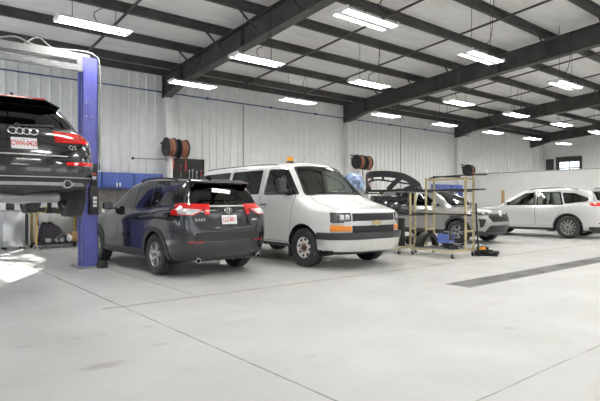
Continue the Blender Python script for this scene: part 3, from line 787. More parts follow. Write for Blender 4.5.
def rav4(name, paint, front=True, rear=True, plate_txt=None):
    root = bpy.data.objects.new(name, None); C.objects.link(root)
    sh = Shell(RAV_ROWS, nc=5, nr=4)
    AF, AR, WZ = 1.37, -1.32, .355
    fd = rpoly([(.98,.42),(.93,.80),(.84,1.06),(.12,1.535),(-.05,1.585),(-.25,1.595),(-.28,.40),(.72,.37)], .05)
    rd = rpoly([(-.29,.40),(-.26,1.595),(-.90,1.59),(-1.07,1.30),(-1.09,1.02),(-.92,.72),(-.80,.40)], .05)
    fw = rpoly([(.72,1.125),(.10,1.495),(-.20,1.535),(-.23,1.13)], .03)
    rw = rpoly([(-.31,1.13),(-.28,1.54),(-.86,1.54),(-1.00,1.17)], .03)
    qw = rpoly([(-1.05,1.18),(-.93,1.535),(-1.16,1.52),(-1.36,1.38),(-1.42,1.27)], .04)
    fl = lambda c: c.x > 1.0
    spec = [
     ('hood', None, 'PAINT', 0, .02, [('T', [(2.10,.0),(2.09,.44),(1.92,.70),(1.55,.74),(1.10,.70),(1.16,.40),(1.18,0),(1.16,-.40),(1.10,-.70),(1.55,-.74),(1.92,-.70),(2.09,-.44)])], {'gap': .006, 'nmin': .3, 'lim': lambda c: c.z > .9}),
     ('front_door', None, 'PAINT', 0, .03, [('S', fd)], {'sides': 'LR', 'gap': .006}),
     ('rear_door', None, 'PAINT', 0, .03, [('S', rd)], {'sides': 'LR', 'gap': .006}),
     ('tailgate', None, 'PAINT', 0, .03, [('B', rpoly([(-.68,.80),(.68,.80),(.74,1.10),(.71,1.30),(.56,1.57),(-.56,1.57),(-.71,1.30),(-.74,1.10)], .05))], {'gap': .006, 'lim': lambda c: c.x < -1.5}),
     ('rear_bumper', None, 'PAINT', .004, .03, [('B', [(-1,.36),(1,.36),(1,.74),(.70,.74),(.64,.79),(-.64,.79),(-.70,.74),(-1,.74)]), ('S', [(-1.72,.36),(-2.5,.36),(-2.5,.78),(-1.90,.78)])] if False else [('B', [(-1,.36),(1,.36),(1,.735),(.70,.735),(.64,.785),(-.64,.785),(-.70,.735),(-1,.735)])], {'gap': .005, 'lim': lambda c: c.x < -1.8}),
     ('bumper_step', 'rear_bumper', 'black_plastic', .010, .02, [('B', rpoly([(-.66,.61),(.66,.61),(.62,.755),(-.62,.755)], .03))], {'lim': lambda c: c.x < -1.8}),
     ('rear_valance', None, 'gray_plastic', .006, .03, [('B', [(-.98,.25),(.98,.25),(.98,.38),(.62,.40),(.52,.33),(-.52,.33),(-.62,.40),(-.98,.38)]), ], {'lim': lambda c: c.x < -1.8}),
     ('windshield', None, 'window_dark', -.004, .006, [('F', rpoly([(-.66,1.125),(-.35,1.15),(.35,1.15),(.66,1.125),(.52,1.545),(.3,1.575),(-.3,1.575),(-.52,1.545)], .04))], {'lim': lambda c: c.x < 1.2}),
     ('cowl', None, 'black_plastic', .002, .02, [('T', [(1.19,0),(1.17,.42),(1.10,.69),(.98,.70),(1.06,.40),(1.08,0),(1.06,-.4),(.98,-.70),(1.10,-.69),(1.17,-.42)])], {'nmin': .3, 'lim': lambda c: 1.05 < c.z < 1.16, 'only': (0, 1)}),
     ('window', 'front_door', 'window_dark', -.004, .006, [('S', fw)], {'sides': 'LR'}),
     ('window', 'rear_door', 'window_dark', -.004, .006, [('S', rw)], {'sides': 'LR'}),
     ('quarter_window', None, 'window_dark', -.003, .006, [('S', qw)], {'sides': 'LR'}),
     ('rear_window', 'tailgate', 'gloss_glass', -.003, .006, [('B', rpoly([(-.69,1.215),(.69,1.215),(.545,1.565),(-.545,1.565)], .05))], {'lim': lambda c: c.x < -1.5}),
     ('DEL', None, None, 0, 0, [('S', circ(AF, WZ, .405)), ('S', circ(AR, WZ, .405))], {'sides': 'LR', 'nmin': .05}),
     ('DEL', None, None, 0, 0, [('U', [(AF-.37,.55),(AF+.37,.55),(AF+.37,1),(AF-.37,1)]), ('U', [(AR-.37,.55),(AR+.37,.55),(AR+.37,1),(AR-.37,1)])], {'sides': 'LR', 'nmin': .05, 'lim': lambda c: c.z < .5}),
     ('arch_cladding', None, 'gray_plastic', .014, .03, [('S', circ(AF, WZ, .478))], {'sides': 'LR', 'only': (0, 1), 'nmin': .05}),
     ('arch_cladding', None, 'gray_plastic', .014, .03, [('S', circ(AR, WZ, .478))], {'sides': 'LR', 'only': (0, 1), 'nmin': .05}),
     ('rocker_cladding', None, 'gray_plastic', .010, .03, [('S', [(AF-.40,.24),(AF-.47,.40),(AR+.47,.42),(AR+.40,.24)])], {'sides': 'LR', 'nmin': .05}),
     ('door_sill_strip', 'front_door', 'PAINT', .012, .02, [('S', [(.86,.60),(.84,.66),(-.26,.67),(-.26,.61)])], {'sides': 'LR'}),
    ]
    tl = [('B', [(.36,1.175),(.37,1.215),(.70,1.23),(.98,1.23),(.98,1.045),(.66,1.035),(.52,1.095),(.47,1.13)]), ('S', [(-2.4,1.235),(-1.99,1.215),(-1.93,1.15),(-2.02,1.085),(-2.10,1.045),(-2.4,1.04)])]
    if rear: spec += [
     ('tail_lamp', None, 'red_lens', .012, .03, tl, {'sides': 'LR', 'lim': lambda c: c.x < -1.85}),
     ('reverse_lens', 'tail_lamp', 'clear_lens', .014, .02, [('B', [(.50,1.125),(.86,1.145),(.86,1.055),(.67,1.048),(.56,1.095)])], {'sides': 'LR', 'lim': lambda c: c.x < -1.85}),
     ('garnish', 'tailgate', 'steel', .008, .02, [('B', [(-.345,1.173),(.345,1.173),(.35,1.198),(-.35,1.198)])], {'lim': lambda c: c.x < -1.85}),
     ('tailgate_recess', 'tailgate', 'PAINT', -.012, .02, [('B', rpoly([(-.47,.84),(.47,.84),(.33,1.12),(-.33,1.12)], .03))], {'lim': lambda c: c.x < -1.85}),
     ('rear_reflector', None, 'dark_red_lens', .014, .012, [('B', [(.50,.585),(.75,.585),(.74,.615),(.50,.615)])], {'sides': 'LR', 'lim': lambda c: c.x < -1.85}),
    ]
    if front: spec += [
     ('grille', None, 'black_plastic', -.008, .02, [('F', rpoly([(-.50,.90),(.50,.90),(.56,.80),(.42,.66),(-.42,.66),(-.56,.80)], .02))], {'lim': fl}),
     ('headlamp', None, 'dark_lens', .010, .03, [('F', [(.50,.955),(.98,.995),(.98,.90),(.80,.855),(.56,.85),(.50,.90)]), ('S', [(1.72,.985),(2.4,.985),(2.4,.86),(2.0,.86),(1.80,.925)])], {'sides': 'LR', 'nmin': .4, 'lim': fl}),
     ('bumper_intake', None, 'black_plastic', -.004, .02, [('F', rpoly([(-.66,.34),(.66,.34),(.50,.555),(-.50,.555)], .03))], {'lim': fl}),
     ('front_valance', None, 'gray_plastic', .008, .03, [('F', [(-1,.25),(1,.25),(1,.40),(.70,.40),(.60,.335),(-.60,.335),(-.70,.40),(-1,.40)])], {'lim': fl}),
     ('fog_lamp_bezel', None, 'black_plastic', .002, .02, [('F', rpoly([(.64,.74),(.84,.76),(.80,.50),(.72,.52)], .02))], {'sides': 'LR', 'lim': fl}),
    ]
    made = build_body(root, sh, spec, paint)
    put_wheels(root, make_wheel(.355, .235, .225, 'pair', 'alloy', 10), (AF, AR), .795, WZ, .42)
    for sd, s in (('L', 1), ('R', -1)):
        d = made[('front_door', sd)]; handle(d, sh, s, -.10, .955, 'PAINT' if False else paint); handle(made[('rear_door', sd)], sh, s, -.86, .985, paint)
        mirror(root, sh, s, .58, 1.12, 'gloss_black' if paint == 'charcoal_paint' else paint)
        bm = B(); x0, x1 = -.15, -1.55
        pr = lambda x: sh.hit('T', x, s*.585)[0]
        pts = [(x0, s*.585, pr(x0).z-.01), (x0-.10, s*.585, pr(x0-.1).z+.03), (-.8, s*.585, pr(-.8).z+.045), (x1+.12, s*.585, pr(x1+.12).z+.035), (x1, s*.585, pr(x1).z-.01)]
        path(bm, smooth_path(pts, 5), .016, 8)
        obj('roof_rail', bm, 'black_plastic', root)
    # roof spoiler
    bm = B()
    for s in (1, -1): pass
    prismY(bm, [(-1.80,1.648),(-1.98,1.615),(-2.05,1.585),(-2.03,1.568),(-1.90,1.575)], -.56, .56)
    sp = obj('spoiler', bm, paint, root, smooth=25)
    bm = B(); bb(bm, -2.035, -2.02, -.17, .17, 1.572, 1.584); obj('high_brake_lamp', bm, 'dark_red_lens', sp)
    for s in (1, -1):
        bm = B(); prismY(bm, [(-1.82,1.60),(-2.03,1.583),(-2.02,1.555),(-1.98,1.50),(-1.93,1.50)], s*.55-.016, s*.55+.016); obj('spoiler_fin', bm, 'gloss_black', sp)
    # shark fin
    bm = B(); prismY(bm, [(-1.45,1.66),(-1.66,1.655),(-1.67,1.735),(-1.62,1.735)], -.018, .018); obj('antenna', bm, paint, root)
    bm = B(); p0 = sh.hit('B', .02, 1.235)[0]; p1 = sh.hit('B', -.36, 1.27)[0]
    lathe(bm, [(0, -.02), (.035, -.02), (.03, .03), (0, .035)], M.Translation(p0) @ M.Rotation(PI/2, 4, 'Z'), 14); rod(bm, p0+V((-.02, 0, 0)), p1+V((-.022, 0, 0)), .011)
    obj('rear_wiper', bm, 'black_plastic', made[('tailgate', 'C')])
    if rear:
        p, rt, up, n = face_basis(sh, 'B', 0, 1.11); bm = B()
        for (a, b_) in ((.070, .047), (.040, .022), (.020, .046)): ellipse_ring(bm, p+n*.006+(up*.020 if (a, b_) == (.040, .022) else up*0), rt, up, a, b_, .006)
        obj('emblem', bm, 'chrome', made[('tailgate', 'C')])
        text_on(sh, 'B', .54, .96, 'RAV4', .075, 'chrome', made[('tailgate', 'C')], 'model_badge', .006, 1.05, .002)
        text_on(sh, 'B', -.56, .95, 'AWD', .05, 'chrome', made[('tailgate', 'C')], 'drive_badge', .006, 1.05, .001)
        if plate_txt: plate(sh, 'B', 0, .955, plate_txt, made[('tailgate', 'C')])
        for s in (1, -1):
            bm = B(); lathe(bm, [(.040, -.10), (.046, .10), (.038, .10), (.034, -.08)], M.Translation((-2.16, s*.60, .30)) @ M.Rotation(PI/2, 4, 'Z'), 20, closed=True); obj('exhaust_tip', bm, 'chrome', root)
            bm = B(); lathe(bm, [(0, 0), (.036, 0), (.036, .02), (0, .02)], M.Translation((-2.13, s*.60, .30)) @ M.Rotation(PI/2, 4, 'Z'), 16); obj('exhaust_pipe', bm, 'trim_dark', root)
    if front:
        p, rt, up, n = face_basis(sh, 'F', 0, .875); bm = B()
        for (a, b_) in ((.085, .058), (.050, .027), (.025, .057)): ellipse_ring(bm, p+n*.010+(up*.024 if (a, b_) == (.050, .027) else up*0), rt, up, a, b_, .008)
        obj('emblem', bm, 'chrome', root)
        bm = B()
        for k in range(4):
            z = .70+k*.05; pts = []
            for i in range(9):
                y = -.46+.92*i/8; h_, _n = sh.hit('F', y, z); pts.append(h_+V((.004, 0, 0)))
            path(bm, pts, .009, 6)
        obj('grille_bars', bm, 'gray_plastic', made[('grille', 'C')])
        for s, sd in ((1, 'L'), (-1, 'R')):
            if True:
                for yy in (.66, .80):
                    p, n = sh.hit('F', s*yy, .915); bm = B(); bmesh.ops.create_uvsphere(bm, u_segments=14, v_segments=8, radius=.036, matrix=M.Translation(p+V((-.005, 0, 0)))); obj('projector', bm, 'clear_lens', made[('headlamp', sd)])
                pts = [sh.hit('F', s*(.52+.30*i/6), .955+.012*i/6)[0]+V((.012, 0, 0)) for i in range(7)]
                bm = B(); path(bm, pts, .010, 6); obj('running_light', bm, 'clear_lens', made[('headlamp', sd)])
        for s in (1, -1):
            bm = B(); a, _ = sh.hit('F', s*.1, 1.165); b_, _ = sh.hit('F', s*.1-.5, 1.19); rod(bm, a+V((.02, 0, .005)), b_+V((.02, 0, .01)), .010); obj('wiper', bm, 'black_plastic', root)
    # cabin
    bm = B(); bb(bm, -1.95, 1.15, -.74, .74, .33, .37); obj('cabin_floor', bm, 'trim_dark', root, smooth=0)
    bm = B(); box(bm, (.78, 0, .98), (.42, 1.40, .22), bev=.07); obj('dashboard', bm, 'trim_dark', root)
    for y in (.37, -.37): seat(root, -.05, y)
    seat(root, -.95, 0, 1.25, .36, bench=True); steering(root, .42, .37, 1.0)
    return root
MT['gloss_glass'] = glass_mat('privacy_window', (.10,.105,.105), .95)
# ---- estate-bodied SUVs: the black one on the lift and the pearl ones by the partition
def scaled(rows, sx, sy, sz, rear=None):
    out = []
    for i, r in enumerate(rows):
        q = [(x*sx, y*sy, z*sz) for x, y, z in r]
        if rear and rear.get(i): q[-4:] = rear[i]
        out.append(q)
    return out
Q_REAR = {0: [(-1.5,0,.27),(-1.95,0,.27),(-2.05,0,.27),(-2.1,0,.27)],
 1: [(-1.5,.83,.27),(-2.05,.72,.38),(-2.16,.42,.36),(-2.19,0,.35)], 2: [(-1.5,.90,.32),(-2.10,.80,.42),(-2.24,.44,.40),(-2.27,0,.39)],
 3: [(-1.5,.935,.52),(-2.12,.86,.52),(-2.30,.46,.52),(-2.335,0,.52)], 4: [(-1.5,.945,.74),(-2.12,.87,.72),(-2.29,.46,.73),(-2.325,0,.73)],
 5: [(-1.5,.94,.94),(-2.08,.85,.95),(-2.23,.46,.95),(-2.265,0,.95)], 6: [(-1.5,.91,1.06),(-2.0,.80,1.08),(-2.17,.45,1.08),(-2.205,0,1.08)],
 7: [(-1.45,.85,1.14),(-1.90,.74,1.16),(-2.08,.42,1.16),(-2.115,0,1.16)], 8: [(-1.38,.735,1.38),(-1.72,.64,1.37),(-1.88,.38,1.38),(-1.91,0,1.385)],
 9: [(-1.3,.61,1.56),(-1.55,.54,1.52),(-1.68,.34,1.535),(-1.70,0,1.54)], 10: [(-1.1,.46,1.635),(-1.38,.40,1.60),(-1.48,.24,1.605),(-1.50,0,1.61)],
 11: [(-1.0,0,1.65),(-1.3,0,1.625),(-1.38,0,1.62),(-1.40,0,1.615)]}
def common_front(spec, fl):
    spec += [
     ('grille', None, 'black_plastic', -.006, .02, [('F', rpoly([(-.48,.92),(.48,.92),(.44,.55),(-.44,.55)], .05))], {'lim': fl}),
     ('headlamp', None, 'dark_lens', .010, .03, [('F', [(.55,.96),(1.02,.98),(1.02,.85),(.58,.85)]), ('S', [(1.85,.975),(2.6,.975),(2.6,.85),(2.05,.86)])], {'sides': 'LR', 'lim': fl}),
     ('bumper_intake', None, 'black_plastic', -.004, .02, [('F', rpoly([(-.70,.32),(.70,.32),(.60,.47),(-.60,.47)], .03))], {'lim': fl})]
def finish(root, sh, made, paint, fdh, rdh, mir, rails, AF, AR, whl, yc, wz, ar, mm):
    put_wheels(root, whl, (AF, AR), yc, wz, ar)
    for sd, s in (('L', 1), ('R', -1)):
        handle(made[('front_door', sd)], sh, s, fdh[0], fdh[1], paint if paint != 'black_paint' else 'gloss_black'); handle(made[('rear_door', sd)], sh, s, rdh[0], rdh[1], paint if paint != 'black_paint' else 'gloss_black')
        mirror(root, sh, s, mir[0], mir[1], mm)
        x0, x1, y = rails; pr = lambda x: sh.hit('T', x, s*y)[0].z
        bm = B(); path(bm, smooth_path([(x0, s*y, pr(x0)-.01), (x0-.12, s*y, pr(x0-.12)+.04), ((x0+x1)/2, s*y, pr((x0+x1)/2)+.055), (x1+.12, s*y, pr(x1+.12)+.04), (x1, s*y, pr(x1)-.01)], 5), .014, 8)
        obj('roof_rail', bm, 'black_plastic', root)
    bm = B(); bb(bm, -1.9, 1.1, -.74, .74, .33, .37); obj('cabin_floor', bm, 'trim_dark', root, smooth=0)
    bm = B(); box(bm, (.85, 0, 1.0), (.40, 1.36, .20), bev=.07); obj('dashboard', bm, 'trim_dark', root)
    for y in (.37, -.37): seat(root, 0., y)
    seat(root, -.95, 0, 1.2, .36, bench=True); steering(root, .46, .37, 1.02)

def lifted_suv():
    root = thing('estate_suv', 'black SUV raised on the blue two-post lift', 'car'); paint = 'black_paint'
    sh = Shell(scaled(RAV_ROWS, 1.005, 1.02, .985, Q_REAR), 5, 4)
    AF, AR, WZ = 1.42, -1.39, .36; rl = lambda c: c.x < -1.4; fl = lambda c: c.x > 1.0
    fd = rpoly([(1.0,.42),(.95,.80),(.85,1.05),(.12,1.51),(-.05,1.56),(-.22,1.57),(-.25,.40),(.74,.37)], .05)
    rd = rpoly([(-.26,.40),(-.23,1.57),(-.86,1.565),(-1.05,1.28),(-1.10,1.02),(-.95,.72),(-.85,.40)], .05)
    spec = [
     ('hood', None, 'PAINT', 0, .02, [('T', [(2.10,.0),(2.09,.44),(1.92,.70),(1.55,.74),(1.12,.70),(1.17,.40),(1.19,0),(1.17,-.40),(1.12,-.70),(1.55,-.74),(1.92,-.70),(2.09,-.44)])], {'gap': .006, 'nmin': .3, 'lim': lambda c: c.z > .9}),
     ('front_door', None, 'PAINT', 0, .03, [('S', fd)], {'sides': 'LR', 'gap': .006}),
     ('rear_door', None, 'PAINT', 0, .03, [('S', rd)], {'sides': 'LR', 'gap': .006}),
     ('tailgate', None, 'PAINT', 0, .03, [('B', rpoly([(-.80,.74),(.80,.74),(.88,.96),(.80,1.12),(.66,1.22),(.52,1.50),(-.52,1.50),(-.66,1.22),(-.80,1.12),(-.88,.96)], .05))], {'gap': .006, 'lim': rl}),
     ('rear_bumper', None, 'PAINT', .004, .03, [('B', [(-1,.48),(1,.48),(1,.73),(-1,.73)])], {'gap': .005, 'lim': rl}),
     ('rear_valance', None, 'gray_plastic', .006, .03, [('B', [(-.98,.25),(.98,.25),(.98,.475),(-.98,.475)])], {'lim': rl}),
     ('skid_strip', 'rear_valance', 'steel', .010, .02, [('B', rpoly([(-.80,.395),(.80,.395),(.74,.435),(-.74,.435)], .02))], {'lim': rl}),
     ('windshield', None, 'window_dark', -.004, .006, [('F', rpoly([(-.67,1.11),(-.35,1.135),(.35,1.135),(.67,1.11),(.53,1.52),(.3,1.55),(-.3,1.55),(-.53,1.52)], .04))], {'lim': lambda c: c.x < 1.2}),
     ('window', 'front_door', 'window_dark', -.004, .006, [('S', rpoly([(.73,1.11),(.12,1.47),(-.17,1.51),(-.20,1.115)], .03))], {'sides': 'LR'}),
     ('window', 'rear_door', 'gloss_glass', -.004, .006, [('S', rpoly([(-.28,1.115),(-.25,1.515),(-.80,1.51),(-1.0,1.15)], .03))], {'sides': 'LR'}),
     ('quarter_window', None, 'gloss_glass', -.003, .006, [('S', rpoly([(-1.05,1.155),(-.90,1.505),(-1.12,1.49),(-1.50,1.22)], .05))], {'sides': 'LR'}),
     ('rear_window', 'tailgate', 'gloss_glass', -.003, .006, [('B', rpoly([(-.66,1.165),(.66,1.165),(.52,1.475),(-.52,1.475)], .07))], {'lim': rl}),
     ('DEL', None, None, 0, 0, [('S', circ(AF, WZ, .415)), ('S', circ(AR, WZ, .415))], {'sides': 'LR', 'nmin': .05}),
     ('DEL', None, None, 0, 0, [('U', [(AF-.39,.55),(AF+.39,.55),(AF+.39,1),(AF-.39,1)]), ('U', [(AR-.39,.55),(AR+.39,.55),(AR+.39,1),(AR-.39,1)])], {'sides': 'LR', 'nmin': .05, 'lim': lambda c: c.z < .5}),
     ('rocker_cladding', None, 'gray_plastic', .006, .03, [('S', [(AF-.41,.24),(AF-.47,.40),(AR+.47,.40),(AR+.41,.24)])], {'sides': 'LR', 'nmin': .05}),
     ('tail_lamp', None, 'red_lens', .010, .03, [('B', [(.55,1.105),(.72,1.125),(1.0,1.115),(1.0,.955),(.86,.965),(.70,1.03),(.55,1.065)]), ('S', [(-2.4,1.115),(-1.92,1.10),(-1.85,1.06),(-2.0,.97),(-2.4,.955)])], {'sides': 'LR', 'lim': rl}),
     ('lamp_lens', 'tail_lamp', 'dark_red_lens', .013, .02, [('B', [(.78,1.07),(.95,1.06),(.95,1.0),(.86,.995)])], {'sides': 'LR', 'lim': rl}),
     ('rear_reflector', None, 'red_lens', .012, .015, [('B', [(.50,.655),(.96,.665),(.96,.715),(.50,.700)])], {'sides': 'LR', 'lim': rl}),
     ('tailgate_strip', 'tailgate', 'steel', .006, .015, [('B', [(-.52,.772),(.52,.772),(.54,.786),(-.54,.786)])], {'lim': rl}),
     ('bumper_strip', None, 'steel', .008, .015, [('B', [(-.90,.492),(.90,.492),(.90,.506),(-.90,.506)])], {'lim': rl}),
    ]
    common_front(spec, fl); made = build_body(root, sh, spec, paint); tg = made[('tailgate', 'C')]
    finish(root, sh, made, paint, (-.06, .94), (-.88, .97), (.62, 1.075), (-.15, -1.25, .57), AF, AR, make_wheel(.36, .255, .235, 'plain', 'alloy', 10), .81, WZ-.06, .43, 'black_paint')
    bm = B(); SP = [(-1.50,1.612),(-1.80,1.590),(-1.90,1.570),(-1.88,1.553),(-1.68,1.54)]
    prismY(bm, SP, -.34, .34)
    for s in (1, -1): prism(bm, SP, lambda u, v: V((u, s*.34, v)), lambda u, v: V((-1.45+(u+1.45)*.62, s*.56, v-.055)))
    sp = obj('spoiler', bm, paint, root, smooth=25)
    bm = B(); bb(bm, -1.908, -1.86, -.33, .33, 1.566, 1.584); obj('high_brake_lamp', bm, 'red_lens', sp, smooth=0)
    bm = B(); prismY(bm, [(-1.25,1.62),(-1.46,1.615),(-1.47,1.70),(-1.42,1.70)], -.018, .018); obj('antenna', bm, paint, root)
    bm = B(); p0 = sh.hit('B', .05, 1.165)[0]; p1 = sh.hit('B', -.40, 1.19)[0]; lathe(bm, [(0, -.02), (.035, -.02), (.03, .03), (0, .035)], M.Translation(p0) @ M.Rotation(PI/2, 4, 'Z'), 14); rod(bm, p0+V((-.025, 0, 0)), p1+V((-.022, 0, 0)), .013); obj('rear_wiper', bm, 'gray_plastic', tg)
    p, rt, up, n = face_basis(sh, 'B', 0, 1.075); bm = B()
    for k in range(4): ellipse_ring(bm, p+n*.012+rt*((k-1.5)*.079), rt, up, .051, .051, .0075, 24)
    obj('emblem', bm, 'chrome', tg)
    text_on(sh, 'B', -.60, .90, 'Q5', .085, 'chrome', tg, 'model_badge', .006, 1.05, .002)
    plate(sh, 'B', 0, .915, 'CWH-0425', tg)
    for s in (1, -1):
        bm = B(); lathe(bm, [(.048, -.10), (.055, .10), (.044, .10), (.040, -.08)], M.Translation((-2.20, s*.52, .41)) @ M.Rotation(PI/2, 4, 'Z'), 20, closed=True); obj('exhaust_tip', bm, 'steel', root)
        bm = B(); lathe(bm, [(0, 0), (.043, 0), (.043, .02), (0, .02)], M.Translation((-2.19, s*.52, .41)) @ M.Rotation(PI/2, 4, 'Z'), 16); obj('exhaust_pipe', bm, 'trim_dark', root)
    # underside
    bm = B(); lathe(bm, [(0, -.50), (.07, -.5), (.10, -.47), (.10, .47), (.07, .5), (0, .5)], M.Translation((-1.92, 0, .235)) @ M.Diagonal((1.4, 1, .75, 1)), 24); path(bm, smooth_path([(-1.9, -.4, .22), (-1.6, -.30, .2), (-1.2, -.12, .17), (-.6, 0, .2), (1., 0, .2)], 5), .032, 8); obj('muffler', bm, 'gray_metal', root)
    bm = B(); rod(bm, (AR, -.66, WZ-.02), (AR, .66, WZ-.02), .04, 10)
    for s in (1, -1):
        bar(bm, (AR+.12, s*.66, .27), (AR+.55, s*.28, .24), .09, .05); bar(bm, (AR-.14, s*.68, .26), (AR-.08, s*.22, .22), .08, .05); rod(bm, (AR-.05, s*.62, .26), (AR-.05, s*.56, .62), .05, 10)
    box(bm, (AR, 0, .28), (.55, .34, .20), bev=.05); box(bm, (AR, 0, .235), (.14, 1.0, .07), bev=.02)
    obj('rear_suspension', bm, 'gray_plastic', root)
    bm = B()
    for s in (1, -1): box(bm, (.0, s*.40, .255), (2.0, .34, .03), bev=.01)
    obj('underbody_shield', bm, 'gray_metal', root)
    return root

def pearl_suv():
    root = thing('family_suv', 'pearl white SUV seen from its side before the white partition', 'car'); paint = 'pearl_paint'
    sh = Shell(scaled(RAV_ROWS, 1.076, 1.04, 1.025), 5, 4)
    AF, AR, WZ = 1.49, -1.36, .39; rl = lambda c: c.x < -1.6; fl = lambda c: c.x > 1.1
    fd = rpoly([(1.08,.44),(1.02,.80),(.92,1.10),(.14,1.57),(-.05,1.62),(-.25,1.635),(-.28,.42),(.80,.38)], .05)
    rd = rpoly([(-.29,.42),(-.26,1.635),(-1.08,1.63),(-1.22,1.34),(-1.22,1.05),(-1.0,.75),(-.85,.42)], .05)
    spec = [
     ('hood', None, 'PAINT', 0, .02, [('T', [(2.26,.0),(2.25,.46),(2.06,.72),(1.67,.76),(1.19,.72),(1.25,.42),(1.27,0),(1.25,-.42),(1.19,-.72),(1.67,-.76),(2.06,-.72),(2.25,-.46)])], {'gap': .006, 'nmin': .3, 'lim': lambda c: c.z > .92}),
     ('front_door', None, 'PAINT', 0, .03, [('S', fd)], {'sides': 'LR', 'gap': .007}),
     ('rear_door', None, 'PAINT', 0, .03, [('S', rd)], {'sides': 'LR', 'gap': .007}),
     ('tailgate', None, 'PAINT', 0, .03, [('B', rpoly([(-.72,.82),(.72,.82),(.80,1.12),(.75,1.34),(.58,1.61),(-.58,1.61),(-.75,1.34),(-.80,1.12)], .05))], {'gap': .006, 'lim': rl}),
     ('rear_valance', None, 'gray_plastic', .006, .03, [('B', [(-1,.25),(1,.25),(1,.42),(-1,.42)])], {'lim': rl}),
     ('windshield', None, 'window_clear', -.004, .006, [('F', rpoly([(-.69,1.155),(-.36,1.18),(.36,1.18),(.69,1.155),(.54,1.58),(.3,1.61),(-.3,1.61),(-.54,1.58)], .04))], {'lim': lambda c: c.x < 1.3}),
     ('window_trim', 'front_door', 'gloss_black', .001, .02, [('S', rpoly([(.86,1.13),(.12,1.555),(-.26,1.60),(-.27,1.135)], .03))], {'sides': 'LR'}),
     ('window_trim', 'rear_door', 'gloss_black', .001, .02, [('S', rpoly([(-.295,1.135),(-.28,1.60),(-1.07,1.595),(-1.20,1.15)], .02))], {'sides': 'LR'}),
     ('window', 'front_door', 'window_clear', -.004, .006, [('S', rpoly([(.76,1.155),(.12,1.525),(-.20,1.565),(-.22,1.16)], .03))], {'sides': 'LR'}),
     ('window', 'rear_door', 'window_clear', -.004, .006, [('S', rpoly([(-.34,1.16),(-.32,1.57),(-1.02,1.565),(-1.14,1.175)], .03))], {'sides': 'LR'}),
     ('quarter_window', None, 'window_dark', -.003, .006, [('S', rpoly([(-1.25,1.175),(-1.12,1.575),(-1.52,1.55),(-2.0,1.37),(-1.92,1.27)], .06))], {'sides': 'LR'}),
     ('rear_window', 'tailgate', 'gloss_glass', -.003, .006, [('B', rpoly([(-.70,1.30),(.70,1.30),(.56,1.60),(-.56,1.60)], .06))], {'lim': rl}),
     ('DEL', None, None, 0, 0, [('S', circ(AF, WZ, .435)), ('S', circ(AR, WZ, .435))], {'sides': 'LR', 'nmin': .05}),
     ('DEL', None, None, 0, 0, [('U', [(AF-.40,.58),(AF+.40,.58),(AF+.40,1.1),(AF-.40,1.1)]), ('U', [(AR-.40,.58),(AR+.40,.58),(AR+.40,1.1),(AR-.40,1.1)])], {'sides': 'LR', 'nmin': .05, 'lim': lambda c: c.z < .5}),
     ('arch_cladding', None, 'gray_plastic', .008, .03, [('S', circ(AF, WZ, .480))], {'sides': 'LR', 'only': (0, 1), 'nmin': .05}),
     ('arch_cladding', None, 'gray_plastic', .008, .03, [('S', circ(AR, WZ, .480))], {'sides': 'LR', 'only': (0, 1), 'nmin': .05}),
     ('rocker_cladding', None, 'gray_plastic', .008, .03, [('S', [(AF-.42,.24),(AF-.47,.34),(AR+.47,.36),(AR+.42,.24)])], {'sides': 'LR', 'nmin': .05}),
     ('tail_lamp', None, 'red_lens', .012, .03, [('B', [(.42,1.15),(.46,1.20),(1.02,1.225),(1.02,1.115),(.60,1.10)]), ('S', [(-2.6,1.225),(-2.12,1.20),(-1.98,1.165),(-2.15,1.12),(-2.6,1.115)])], {'sides': 'LR', 'lim': rl}),
     ('rear_reflector', None, 'dark_red_lens', .012, .012, [('B', [(.60,.52),(.85,.52),(.85,.56),(.60,.56)])], {'sides': 'LR', 'lim': rl}),
    ]
    common_front(spec, fl); made = build_body(root, sh, spec, paint)
    finish(root, sh, made, paint, (-.06, 1.02), (-.98, 1.04), (.68, 1.13), (.0, -1.6, .60), AF, AR, make_wheel(.39, .235, .27, 'fan', 'alloy', 12), .83, WZ, .45, paint)
    bm = B(); prismY(bm, [(-1.93,1.70),(-2.12,1.665),(-2.20,1.635),(-2.18,1.615),(-2.04,1.62)], -.56, .56); obj('spoiler', bm, paint, root, smooth=25)
    return root
